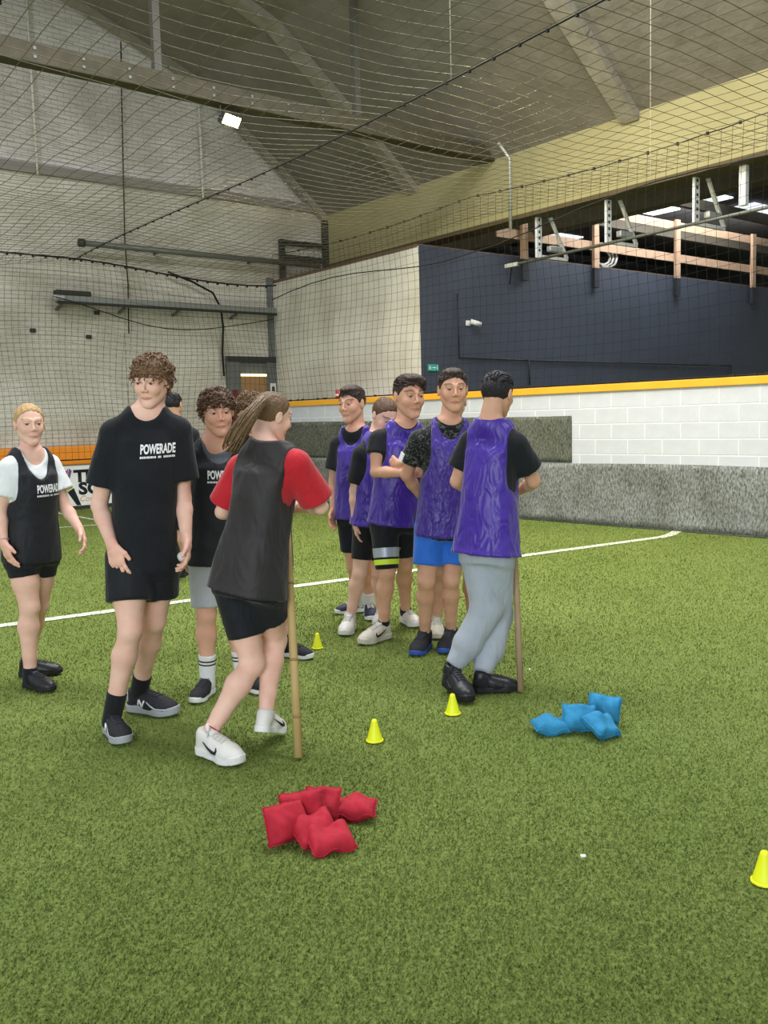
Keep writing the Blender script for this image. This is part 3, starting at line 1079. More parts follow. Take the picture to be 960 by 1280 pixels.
# ------------------------------------------------------------------ turf pile (uncountable)
rng = np.random.default_rng(3)
NB_ = 420000
u = rng.random(NB_)
dist = 1.75 * (18.0 / 1.75) ** (u ** 0.95)
ang = (rng.random(NB_) - 0.5) * 1.25
bx_ = np.tan(ang) * dist
by_ = dist
h_ = rng.uniform(0.008, 0.017, NB_) * (0.7 + 0.06 * dist)
wd_ = rng.uniform(0.0012, 0.0022, NB_) * (0.65 + 0.35 * dist / 2)
th = rng.random(NB_) * math.tau
lean = rng.normal(0, 0.006, (NB_, 2)) + np.array([0.002, -0.002])
V = np.zeros((NB_, 3, 3), np.float32)
dx, dy = np.cos(th) * wd_, np.sin(th) * wd_
V[:, 0] = np.stack([bx_ - dx, by_ - dy, np.zeros(NB_)], 1)
V[:, 1] = np.stack([bx_ + dx, by_ + dy, np.zeros(NB_)], 1)
V[:, 2] = np.stack([bx_ + lean[:, 0], by_ + lean[:, 1], h_], 1)
me = bpy.data.meshes.new('turf_pile')
me.vertices.add(NB_ * 3)
me.vertices.foreach_set('co', V.reshape(-1))
me.loops.add(NB_ * 3)
me.loops.foreach_set('vertex_index', np.arange(NB_ * 3, dtype=np.int32))
me.polygons.add(NB_)
me.polygons.foreach_set('loop_start', np.arange(0, NB_ * 3, 3, dtype=np.int32))
me.update()
tp = mesh_obj('turf_pile', me, TURF)
tag(tp, 'short green synthetic turf pile covering the pitch', 'turf', kind='stuff')

# ------------------------------------------------------------------ marker cones
CONE = mat('fluo_yellow', '#e9f01a', 0.45, sss=0.0)
CONES = [(397, 811, 'small yellow marker cone at the feet of the waiting players', 0.9), (468.5, 927, 'small yellow marker cone beside the bamboo stick', 1.0),
         (566, 893, 'small yellow marker cone in front of the black shoes of the boy in grey sweatpants', 1.0), (955, 1104, 'yellow marker cone cut off at the right edge', 1.0)]
for x_, y_, lab, sc in CONES:
    p_ = ground(x_, y_)
    e = empty('marker_cone', p_ + UP * 0.008)
    tag(e, lab, 'cone', 'yellow marker cones on the turf')
    s_ = sc * 0.0105 * 3.45
    MB().lathe([(s_ * 1.0, 0.0), (s_ * 1.02, 0.004), (s_ * 0.93, 0.012), (s_ * 0.62, 0.055), (s_ * 0.40, 0.085), (s_ * 0.36, 0.092), (s_ * 0.27, 0.097), (s_ * 0.12, 0.099)], 24).build('shell', CONE, e, True)
    MB().lathe([(s_ * 1.13, -0.003), (s_ * 1.13, 0.003), (s_ * 1.0, 0.005)], 24).build('base_lip', CONE, e, True)

# ------------------------------------------------------------------ bean bags
REDF = mat('red_canvas', '#b01c30', 0.85, noise=(40, '#a0182b', 0.2), bump=(160, 0.25, 0.003))
BLUEF = mat('blue_canvas', '#2f88b4', 0.85, noise=(40, '#287ca6', 0.2), bump=(160, 0.25, 0.003))


def beanbag(loc, size, thick, rot, tilt, fabric, label, group, seed):
    r = random.Random(seed)
    N = 18
    top, rim = [], []
    vs, fs = [], []
    ph = r.random() * 6

    def P(a, b, sgn):
        e = max(0.0, (1 - a ** 4)) * max(0.0, (1 - b ** 4))
        a, b = a * math.sqrt(1 - 0.05 * b ** 4), b * math.sqrt(1 - 0.05 * a ** 4)
        z = sgn * thick * (e ** 0.42) * (1 + 0.16 * math.sin(3 * a + ph) + 0.14 * math.sin(4 * b + ph * 2) + 0.05 * math.sin(11 * a + 7 * b + ph))
        k = 1 - 0.05 * (1 - b * b)
        k2 = 1 - 0.05 * (1 - a * a)
        edge = 0.018 * math.sin(b * 17 + ph) * abs(a) ** 8
        edge2 = 0.018 * math.sin(a * 15 + ph) * abs(b) ** 8
        return Vector((a * size * k + edge * size, b * size * 0.80 * k2 + edge2 * size, z + 0.012 * math.sin(5 * a + ph) * b))

    g = {}
    for sgn in (1, -1):
        for i in range(N + 1):
            for j in range(N + 1):
                border = i in (0, N) or j in (0, N)
                if sgn == -1 and border:
                    g[(sgn, i, j)] = g[(1, i, j)]
                    continue
                g[(sgn, i, j)] = len(vs)
                vs.append(P(i / N * 2 - 1, j / N * 2 - 1, sgn))
        for i in range(N):
            for j in range(N):
                q = (g[(sgn, i, j)], g[(sgn, i + 1, j)], g[(sgn, i + 1, j + 1)], g[(sgn, i, j + 1)])
                fs.append(q if sgn == 1 else q[::-1])
    R = Matrix.Rotation(rot, 3, 'Z') @ Matrix.Rotation(tilt[0], 3, 'X') @ Matrix.Rotation(tilt[1], 3, 'Y')
    vs = [R @ v for v in vs]
    zmin = min(v.z for v in vs)
    e = empty('bean_bag', Vector((loc[0], loc[1], loc[2])) if len(loc) > 2 and loc[2] else Vector((loc[0], loc[1], 0)))
    tag(e, label, 'bean bag', group)
    lift = Vector((0, 0, -zmin + 0.006)) if not (len(loc) > 2 and loc[2]) else Vector((0, 0, 0))
    vs = [v + lift for v in vs]
    MB().add(vs, fs).build('cover', fabric, e, True)
    edge = [(i, 0) for i in range(N)] + [(N, j) for j in range(N)] + [(i, N) for i in range(N, 0, -1)] + [(0, j) for j in range(N, -1, -1)]
    MB().tube([vs[g[(1, i, j)]] for i, j in edge], 0.0028, 5).build('seam', fabric, e, True)
    return e


def bag(px_, py_, z, *a):
    p_ = ground(px_, py_, z)
    beanbag((p_.x, p_.y, z), *a)


RG, BG = 'red bean bags piled on the turf', 'blue bean bags piled on the turf'
bag(358, 1028, 0.075, 0.085, 0.036, 0.55, (1.05, 0.10), REDF, 'leftmost red bean bag leaning upright in the pile', RG, 1)
bag(378, 1012, 0.080, 0.082, 0.034, 0.30, (1.10, -0.35), REDF, 'red bean bag standing tallest at the back of the red pile', RG, 2)
bag(402, 1004, 0.062, 0.076, 0.030, -0.25, (0.95, -0.2), REDF, 'red bean bag leaning at the back beside the flat right one', RG, 3)
bag(443, 1010, 0.034, 0.084, 0.032, -0.08, (0.12, 0.0), REDF, 'flat red bean bag lying at the right of the red pile', RG, 4)
bag(393, 1036, 0.052, 0.080, 0.032, 0.62, (0.55, -0.1), REDF, 'red bean bag in the middle front of the red pile', RG, 5)
bag(413, 1049, 0.036, 0.080, 0.033, 0.35, (0.30, 0.0), REDF, 'frontmost red bean bag of the red pile', RG, 6)
bag(688, 907, 0.034, 0.084, 0.032, 0.1, (0.12, 0.05), BLUEF, 'leftmost blue bean bag lying flat', BG, 7)
bag(724, 897, 0.068, 0.080, 0.034, -0.15, (1.0, 0.15), BLUEF, 'blue bean bag leaning in the middle of the blue pile', BG, 8)
bag(753, 907, 0.052, 0.086, 0.034, 0.5, (0.55, 0.25), BLUEF, 'frontmost blue bean bag with a corner pointing right', BG, 9)
bag(755, 885, 0.080, 0.078, 0.030, -0.6, (1.15, 0.3), BLUEF, 'blue bean bag standing up at the back of the blue pile', BG, 10)
o = MB().box((0, 0, 0.012), 0.009, 0.007, 0.003, bev=0.002).build('paper_scrap', PLASTWHITE)
o.location = ground(729, 1074, 0.005)
tag(o, 'tiny white paper scrap on the turf', 'scrap')
o = MB().box((0, 0, 0.012), 0.006, 0.006, 0.003, bev=0.002).build('paper_scrap', PLASTWHITE)
o.location = ground(662, 839, 0.005)
tag(o, 'very tiny white speck on the turf right of the wooden stick', 'scrap')

# ------------------------------------------------------------------ sticks
BAMBOO = mat('bamboo', '#b9a06a', 0.55, noise=(5, '#a88d58', 0.25), bump=(30, 0.2, 0.004))
BAMBOO_D = mat('bamboo_node', '#8d7446', 0.6)
WOOD = mat('wooden_stick', '#a58d70', 0.65, noise=(8, '#8f7759', 0.25))


def stick(name, a, b, r0_, r1_, m, label, nodes):
    e = empty(name, b)
    tag(e, label, 'stick')
    a, b = Vector(a) - Vector(b), Vector((0, 0, 0))
    MB().tube([b, b.lerp(a, 0.33), b.lerp(a, 0.66), a], [r1_, r1_ * 0.98, (r0_ + r1_) / 2, r0_], 14).build('cane', m, e, True)
    for t in nodes:
        p_ = b.lerp(a, t)
        dd = (a - b).normalized() * 0.006
        r = r1_ + (r0_ - r1_) * t
        MB().tube([p_ - dd * 1.5, p_ - dd * .5, p_ + dd * .5, p_ + dd * 1.5], [r * 0.98, r * 1.10, r * 1.10, r * 0.98], 14).build('node_ring', BAMBOO_D, e, True)
    return e


ST1B = ground(373.5, 947, 0.01)
ST1T = px(356, 606, ST1B.y + 0.46)
stick('bamboo_stick', ST1T, ST1B, 0.017, 0.0195, BAMBOO, 'pale bamboo stick held upright by the girl in red sleeves', (0.14, 0.34, 0.62, 0.9))
ST2B = ground(651, 864, 0.01)
ST2T = px(639, 590, ST2B.y + 0.36)
stick('wooden_stick', ST2T, ST2B, 0.0165, 0.0175, WOOD, 'plain wooden stick held upright by the boy in grey sweatpants', ())

# ================================================================== people: small signed-distance modeller
def A3(v): return np.array((v[0], v[1], v[2]), np.float64)


def nrm(v):
    v = np.asarray(v, np.float64)
    return v / (np.linalg.norm(v) + 1e-12)


def smin(a, b, k):
    if k <= 1e-6: return np.minimum(a, b)
    h = np.clip(0.5 + 0.5 * (b - a) / k, 0, 1)
    return b + (a - b) * h - k * h * (1 - h)


class Field:
    def __init__(s, lo, hi, h, T=None):
        """T: optional (R, c, scale): local = R^T (p - c) / scale; primitives are then given in local coordinates"""
        s.lo = np.array(lo, np.float64) - 2 * h
        n = np.ceil((np.array(hi) + 2 * h - s.lo) / h).astype(int) + 1
        s.h, s.n = h, n
        s.ax = [(s.lo[i] + h * np.arange(n[i])).astype(np.float32) for i in range(3)]
        s.F = np.full(n, 0.5, np.float32)
        s.T = T

    def region(s, lo, hi):
        sl = []
        for i in range(3):
            a = int(np.floor((lo[i] - s.lo[i]) / s.h))
            b = int(np.ceil((hi[i] - s.lo[i]) / s.h)) + 1
            a, b = max(a, 0), min(b, s.n[i])
            if b <= a: return None
            sl.append(slice(a, b))
        return tuple(sl)

    def pts(s, sl):
        return s.ax[0][sl[0]][:, None, None], s.ax[1][sl[1]][None, :, None], s.ax[2][sl[2]][None, None, :]

    def add(s, prim, k=0.0, cut=False):
        m = k + 3 * s.h
        lo, hi = prim.lo - m, prim.hi + m
        sl = s.region(lo, hi)
        if sl is None: return s
        d = prim.ev(*s.pts(sl)).astype(np.float32)
        if cut: s.F[sl] = -smin(-s.F[sl], d, k)
        else: s.F[sl] = smin(s.F[sl], d, k)
        return s

    def mesh(s, smooth=1):
        F = s.F
        F[0], F[-1], F[:, 0], F[:, -1], F[:, :, 0], F[:, :, -1] = 0.5, 0.5, 0.5, 0.5, 0.5, 0.5
        B = F < 0
        c = B[:-1, :-1, :-1].astype(np.int8)
        for i, j, k in [(1, 0, 0), (0, 1, 0), (0, 0, 1), (1, 1, 0), (1, 0, 1), (0, 1, 1), (1, 1, 1)]:
            c = c + B[i:F.shape[0] - 1 + i, j:F.shape[1] - 1 + j, k:F.shape[2] - 1 + k]
        act = (c > 0) & (c < 8)
        I = np.argwhere(act)
        if len(I) == 0: return np.zeros((0, 3)), np.zeros((0, 4), int)
        idx = np.full(act.shape, -1, np.int32)
        idx[act] = np.arange(len(I))
        off = np.array([[0, 0, 0], [1, 0, 0], [0, 1, 0], [1, 1, 0], [0, 0, 1], [1, 0, 1], [0, 1, 1], [1, 1, 1]])
        val = np.stack([F[I[:, 0] + o[0], I[:, 1] + o[1], I[:, 2] + o[2]] for o in off], 1)
        acc = np.zeros((len(I), 3))
        cnt = np.zeros(len(I))
        for a, b in [(0, 1), (2, 3), (4, 5), (6, 7), (0, 2), (1, 3), (4, 6), (5, 7), (0, 4), (1, 5), (2, 6), (3, 7)]:
            va, vb = val[:, a], val[:, b]
            m = (va < 0) != (vb < 0)
            t = np.where(m, va / np.where(m, va - vb, 1), 0)
            acc += np.where(m[:, None], off[a] + (off[b] - off[a]) * t[:, None], 0)
            cnt += m
        P = s.lo + (I + acc / cnt[:, None]) * s.h
        Q = []
        for ax in range(3):
            sh = [slice(0, None)] * 3
            A = [slice(1, -1)] * 3; A[ax] = slice(0, -1)
            Bs = [slice(1, -1)] * 3; Bs[ax] = slice(1, None)
            a_, b_ = B[tuple(A)], B[tuple(Bs)]
            for flip, mk in ((False, a_ & ~b_), (True, ~a_ & b_)):
                J = np.argwhere(mk)
                if len(J) == 0: continue
                base = J.copy()
                o1, o2 = [i for i in range(3) if i != ax]
                base[:, o1] += 1; base[:, o2] += 1

                def cell(d1, d2):
                    q = base.copy(); q[:, o1] += d1; q[:, o2] += d2
                    return idx[q[:, 0], q[:, 1], q[:, 2]]
                quad = np.stack([cell(-1, -1), cell(0, -1), cell(0, 0), cell(-1, 0)], 1)
                if flip ^ (ax == 1): quad = quad[:, ::-1]
                Q.append(quad)
        Q = np.concatenate(Q)
        for _ in range(smooth): P = laplace(P, Q)
        return P, Q


def laplace(P, Q, f=0.5):
    e = np.concatenate([Q[:, [0, 1]], Q[:, [1, 2]], Q[:, [2, 3]], Q[:, [3, 0]]])
    n = len(P)
    cnt = np.bincount(e[:, 0], minlength=n) + np.bincount(e[:, 1], minlength=n)
    S_ = np.stack([np.bincount(e[:, 0], P[e[:, 1], i], n) + np.bincount(e[:, 1], P[e[:, 0], i], n) for i in range(3)], 1)
    return P + f * (S_ / np.maximum(cnt, 1)[:, None] - P)


def vnormals(P, Q):
    a = P[Q[:, 2]] - P[Q[:, 0]]
    b = P[Q[:, 3]] - P[Q[:, 1]]
    fn = np.cross(a, b)
    N = np.zeros_like(P)
    for c in range(4):
        for i in range(3):
            N[:, i] += np.bincount(Q[:, c], fn[:, i], len(P))
    return N / (np.linalg.norm(N, axis=1, keepdims=True) + 1e-12)


def np_mesh(name, P, Q, colors=None):
    me = bpy.data.meshes.new(name)
    me.vertices.add(len(P))
    me.vertices.foreach_set('co', np.asarray(P, np.float32).reshape(-1))
    me.loops.add(len(Q) * 4)
    me.loops.foreach_set('vertex_index', np.asarray(Q, np.int32).reshape(-1))
    me.polygons.add(len(Q))
    me.polygons.foreach_set('loop_start', np.arange(0, len(Q) * 4, 4, dtype=np.int32))
    me.polygons.foreach_set('use_smooth', np.ones(len(Q), bool))
    if colors is not None:
        ca = me.color_attributes.new('tint', 'FLOAT_COLOR', 'POINT')
        ca.data.foreach_set('color', np.asarray(colors, np.float32).reshape(-1))
    me.update(calc_edges=True)
    return me


class Cone:
    """tapered capsule; flat = unit axis + factor squashes the section; cap_b = flat end at b"""

    def __init__(s, a, b, ra, rb, flat=None, cap_a=False, cap_b=False):
        s.a, s.b, s.ra, s.rb = A3(a), A3(b), ra, rb
        s.flat, s.cap_a, s.cap_b = flat, cap_a, cap_b
        m = max(ra, rb)
        if flat is not None: m *= max(1, flat[1])
        s.lo, s.hi = np.minimum(s.a, s.b) - m, np.maximum(s.a, s.b) + m

    def ev(s, X, Y, Z):
        x, y, z = X - s.a[0], Y - s.a[1], Z - s.a[2]
        ba = s.b - s.a
        L2 = ba @ ba + 1e-12
        raw = (x * ba[0] + y * ba[1] + z * ba[2]) / L2
        t = np.clip(raw, 0, 1)
        dx, dy, dz = x - t * ba[0], y - t * ba[1], z - t * ba[2]
        if s.flat is not None:
            n, k = s.flat
            q = dx * n[0] + dy * n[1] + dz * n[2]
            e = (1 / k - 1)
            dx, dy, dz = dx + e * q * n[0], dy + e * q * n[1], dz + e * q * n[2]
        d = np.sqrt(dx * dx + dy * dy + dz * dz) - (s.ra + (s.rb - s.ra) * t)
        L = math.sqrt(L2)
        if s.cap_b: d = np.maximum(d, (raw - 1) * L)
        if s.cap_a: d = np.maximum(d, -raw * L)
        return d


class Ell:
    def __init__(s, c, r, R=None):
        s.c, s.r = A3(c), np.array(r, np.float64)
        s.R = np.eye(3) if R is None else np.array(R)
        m = s.r.max()
        s.lo, s.hi = s.c - m, s.c + m

    def ev(s, X, Y, Z):
        x, y, z = X - s.c[0], Y - s.c[1], Z - s.c[2]
        R = s.R
        l = [x * R[0, i] + y * R[1, i] + z * R[2, i] for i in range(3)]
        q = [l[i] / s.r[i] for i in range(3)]
        k0 = np.sqrt(q[0] ** 2 + q[1] ** 2 + q[2] ** 2)
        k1 = np.sqrt((q[0] / s.r[0]) ** 2 + (q[1] / s.r[1]) ** 2 + (q[2] / s.r[2]) ** 2)
        return k0 * (k0 - 1) / (k1 + 1e-9)


class Loft:
    """elliptic loft along the axis B->N: ts, half widths a, half depths b, lateral vectors at both ends"""

    def __init__(s, B, N, lat0, lat1, ts, a, b, p=2.3, shift=None):
        s.B, s.N = A3(B), A3(N)
        s.ts, s.a, s.b, s.p = np.array(ts), np.array(a), np.array(b), p
        ax = s.N - s.B
        s.L = np.linalg.norm(ax); s.ax = ax / s.L
        s.l0, s.l1 = nrm(lat0 - s.ax * (lat0 @ s.ax)), nrm(lat1 - s.ax * (lat1 @ s.ax))
        s.shift = np.zeros(len(ts)) if shift is None else np.array(shift)
        m = max(s.a.max(), s.b.max()) + abs(s.shift).max()
        p0, p1 = s.B + (s.N - s.B) * s.ts[0], s.B + (s.N - s.B) * s.ts[-1]
        s.lo, s.hi = np.minimum(p0, p1) - m, np.maximum(p0, p1) + m

    def coords(s, X, Y, Z):
        x, y, z = X - s.B[0], Y - s.B[1], Z - s.B[2]
        v = x * s.ax[0] + y * s.ax[1] + z * s.ax[2]
        t = v / s.L
        tc = np.clip(t, 0, 1)
        l = [s.l0[i] + (s.l1[i] - s.l0[i]) * tc for i in range(3)]
        ln = np.sqrt(l[0] ** 2 + l[1] ** 2 + l[2] ** 2)
        l = [q / ln for q in l]
        f = [l[1] * s.ax[2] - l[2] * s.ax[1], l[2] * s.ax[0] - l[0] * s.ax[2], l[0] * s.ax[1] - l[1] * s.ax[0]]
        u = x * l[0] + y * l[1] + z * l[2]
        w = x * f[0] + y * f[1] + z * f[2]
        return u, t, w

    def ev(s, X, Y, Z):
        u, t, w = s.coords(X, Y, Z)
        a, b = np.interp(t, s.ts, s.a), np.interp(t, s.ts, s.b)
        w = w - np.interp(t, s.ts, s.shift)
        q = (np.abs(u / a) ** s.p + np.abs(w / b) ** s.p) ** (1 / s.p)
        d = (q - 1) * np.minimum(a, b)
        end = np.maximum((t - s.ts[-1]) * s.L, (s.ts[0] - t) * s.L)
        return np.maximum(d, end)


class Fn:
    def __init__(s, lo, hi, f): s.lo, s.hi, s.f = np.array(lo, float), np.array(hi, float), f
    def ev(s, X, Y, Z): return s.f(X, Y, Z)


def wrinkle(P, Q, amp, freq, seed, axis=None):
    r = np.random.default_rng(seed)
    N = vnormals(P, Q)
    w = np.zeros(len(P))
    for k in range(4):
        a = r.random() * 6.28
        d = nrm(np.array([math.cos(a), math.sin(a), r.uniform(-0.75, 0.75)]))
        d2 = nrm(r.normal(0, 1, 3))
        f = freq * (0.6 + 0.35 * k)
        ph = r.random(2) * 6.28
        w += np.sin(P @ d * f + 1.1 * np.sin(P @ d2 * f * 0.35 + ph[1]) + ph[0]) / (1 + 0.5 * k)
    w = w / 1.6
    w = 0.6 - np.abs(w) * 0.7 + 0.4 * w
    return P + N * (amp * w)[:, None]


# ------------------------------------------------------------------ people materials
def skin_mat(name, col):
    if name in MATS: return MATS[name]
    m = mat(name, col, 0.55, spec=0.3, sss=0.08)
    nt = m.node_tree
    b = nt.nodes['Principled BSDF']
    at = nt.nodes.new('ShaderNodeAttribute'); at.attribute_name = 'tint'
    n = nt.nodes.new('ShaderNodeTexNoise'); n.inputs['Scale'].default_value = 14; n.inputs['Detail'].default_value = 4
    rp = nt.nodes.new('ShaderNodeValToRGB')
    rp.color_ramp.elements[0].position = 0.35; rp.color_ramp.elements[1].position = 0.65
    c = hexc(col)
    rp.color_ramp.elements[0].color = (c[0] * 0.93, c[1] * 0.86, c[2] * 0.84, 1)
    rp.color_ramp.elements[1].color = c
    tc = nt.nodes.new('ShaderNodeTexCoord')
    nt.links.new(tc.outputs['Object'], n.inputs['Vector'])
    nt.links.new(n.outputs['Fac'], rp.inputs['Fac'])
    mx = nt.nodes.new('ShaderNodeMix'); mx.data_type = 'RGBA'; mx.blend_type = 'MULTIPLY'; mx.inputs['Factor'].default_value = 1
    nt.links.new(rp.outputs['Color'], mx.inputs['A'])
    nt.links.new(at.outputs['Color'], mx.inputs['B'])
    nt.links.new(mx.outputs['Result'], b.inputs['Base Color'])
    return m


def hair_mat(name, c1, c2):
    if name in MATS: return MATS[name]
    m = mat(name, c1, 0.5, noise=(90, c2, 0.25), bump=(140, 0.8, 0.01), spec=0.35)
    return m


def cloth(name, c1, c2, rough=0.8, sheen=0.15, bump=(22, 0.45, 0.02), nscale=9, spec=0.25):
    m = mat(name, c1, rough, noise=(nscale, c2, 0.3), bump=bump, sheen=sheen, spec=spec)
    nt = m.node_tree
    tc = [n for n in nt.nodes if n.type == 'TEX_COORD'][0]
    mp = nt.nodes.new('ShaderNodeMapping')
    mp.inputs['Scale'].default_value = (1, 1, 0.38)
    mp.inputs['Rotation'].default_value = (0.25, 0.35, 0.2)
    nt.links.new(tc.outputs['Object'], mp.inputs['Vector'])
    bn_ = [n for n in nt.nodes if n.type == 'BUMP'][0]
    nz = bn_.inputs['Height'].links[0].from_node
    nz.inputs['Distortion'].default_value = 0.8
    nz.inputs['Detail'].default_value = 2.5
    nt.links.new(mp.outputs['Vector'], nz.inputs['Vector'])
    return m


EYEW = mat('eye_white', '#a59d95', 0.35)
IRIS = mat('iris_dark', '#2c2019', 0.25)
BLACKTEE = cloth('black_cotton', '#15171b', '#1c1e23', 0.85, 0.1)
BLACKBIB = cloth('black_jersey', '#15171c', '#1b1e24', 0.65, 0.12, (11, 0.45, 0.04), 5, 0.3)
FADEBIB = cloth('faded_black_jersey', '#221e20', '#2a2527', 0.6, 0.15, (11, 0.5, 0.04), 5, 0.35)
BLACKSHORT = cloth('black_shorts', '#121419', '#181b21', 0.7, 0.1)
NAVYSHORT = cloth('dark_navy_shorts', '#141827', '#1a1f30', 0.7, 0.1)
PURPLE = cloth('purple_jersey', '#371a8c', '#3f2098', 0.40, 0.2, (13, 0.75, 0.04), 3, 0.45)
PURPLE2 = cloth('crinkled_purple_jersey', '#331b7e', '#3c228c', 0.40, 0.2, (30, 0.8, 0.025), 9, 0.45)
WHITETEE = cloth('white_cotton', '#d9dede', '#e6eaea', 0.85, 0.1)
GREYTEE = cloth('slate_grey_cotton', '#5f656e', '#6a7079', 0.85, 0.1)
REDTEE = cloth('red_cotton', '#c3232f', '#b01c28', 0.8, 0.2)
GREYSHORT = cloth('light_grey_jersey', '#a9adb3', '#b9bdc3', 0.9, 0.2, (60, 0.3, 0.006), 20)
GREYSWEAT = cloth('grey_sweatpant', '#9aa1ab', '#aab1bb', 0.9, 0.2, (14, 0.5, 0.03), 6)
BLUESHORT = cloth('royal_blue_shorts', '#1f63c8', '#2a6fd4', 0.6, 0.2)
SOCKW = cloth('white_sock', '#dcdcdc', '#e8e8e8', 0.9, 0.1, (120, 0.4, 0.003), 60)
SOCKB = cloth('black_sock', '#17181b', '#202226', 0.9, 0.1, (120, 0.4, 0.003), 60)
LEATHW = mat('white_leather', '#e3e1dc', 0.45, noise=(14, '#d6d3cc', 0.3), bump=(60, 0.15, 0.003))
LEATHC = mat('worn_cream_leather', '#d3cdbf', 0.5, noise=(14, '#c2bba9', 0.3), bump=(60, 0.15, 0.003))
LEATHB = mat('black_leather', '#17181b', 0.4, noise=(20, '#222428', 0.3), bump=(50, 0.2, 0.003))
MESHB = mat('black_knit', '#1b1c20', 0.8, noise=(120, '#2c2e33', 0.2), bump=(200, 0.4, 0.002))
NAVYSHOE = mat('navy_shoe', '#1b2036', 0.6, noise=(20, '#262c45', 0.3))
SOLEW = mat('white_sole', '#e2e2de', 0.6)
SOLEG = mat('grey_sole', '#a2a5a8', 0.65)
SOLEB = mat('black_sole', '#1a1b1d', 0.6)
SOLEBLUE = mat('blue_sole', '#2f52a8', 0.55)
LOGOW = mat('logo_white', '#eef0f2', 0.5)
SILVER = mat('silver_trim', '#b9bdc4', 0.35, 0.3)
REFLECT = mat('reflective_silver_band', '#aab2bd', 0.35, 0.2)
FLUO = mat('fluorescent_band', '#d2ee3c', 0.5)
SKINS = {'pale': skin_mat('skin_pale', '#e9bfac'), 'fair': skin_mat('skin_fair', '#e0ae95'), 'tan': skin_mat('skin_tan', '#d6a68a'), 'mid': skin_mat('skin_mid', '#d8a88c')}


def patterned():
    if 'patterned_tee' in MATS: return MATS['patterned_tee']
    m = cloth('patterned_tee', '#15171a', '#1c1e22')
    nt = m.node_tree
    b = nt.nodes['Principled BSDF']
    tc = nt.nodes.new('ShaderNodeTexCoord')
    v = nt.nodes.new('ShaderNodeTexNoise'); v.inputs['Scale'].default_value = 20; v.inputs['Detail'].default_value = 1; v.inputs['Distortion'].default_value = 1.2
    rp = nt.nodes.new('ShaderNodeValToRGB')
    e = rp.color_ramp.elements
    e[0].position = 0.46; e[0].color = hexc('#15171a')
    e[1].position = 0.5; e[1].color = hexc('#5d645a')
    n = e.new(0.54); n.color = hexc('#15171a')
    nt.links.new(tc.outputs['Object'], v.inputs['Vector'])
    nt.links.new(v.outputs['Fac'], rp.inputs['Fac'])
    nt.links.new(rp.outputs['Color'], b.inputs['Base Color'])
    return m


PATTEE = patterned()


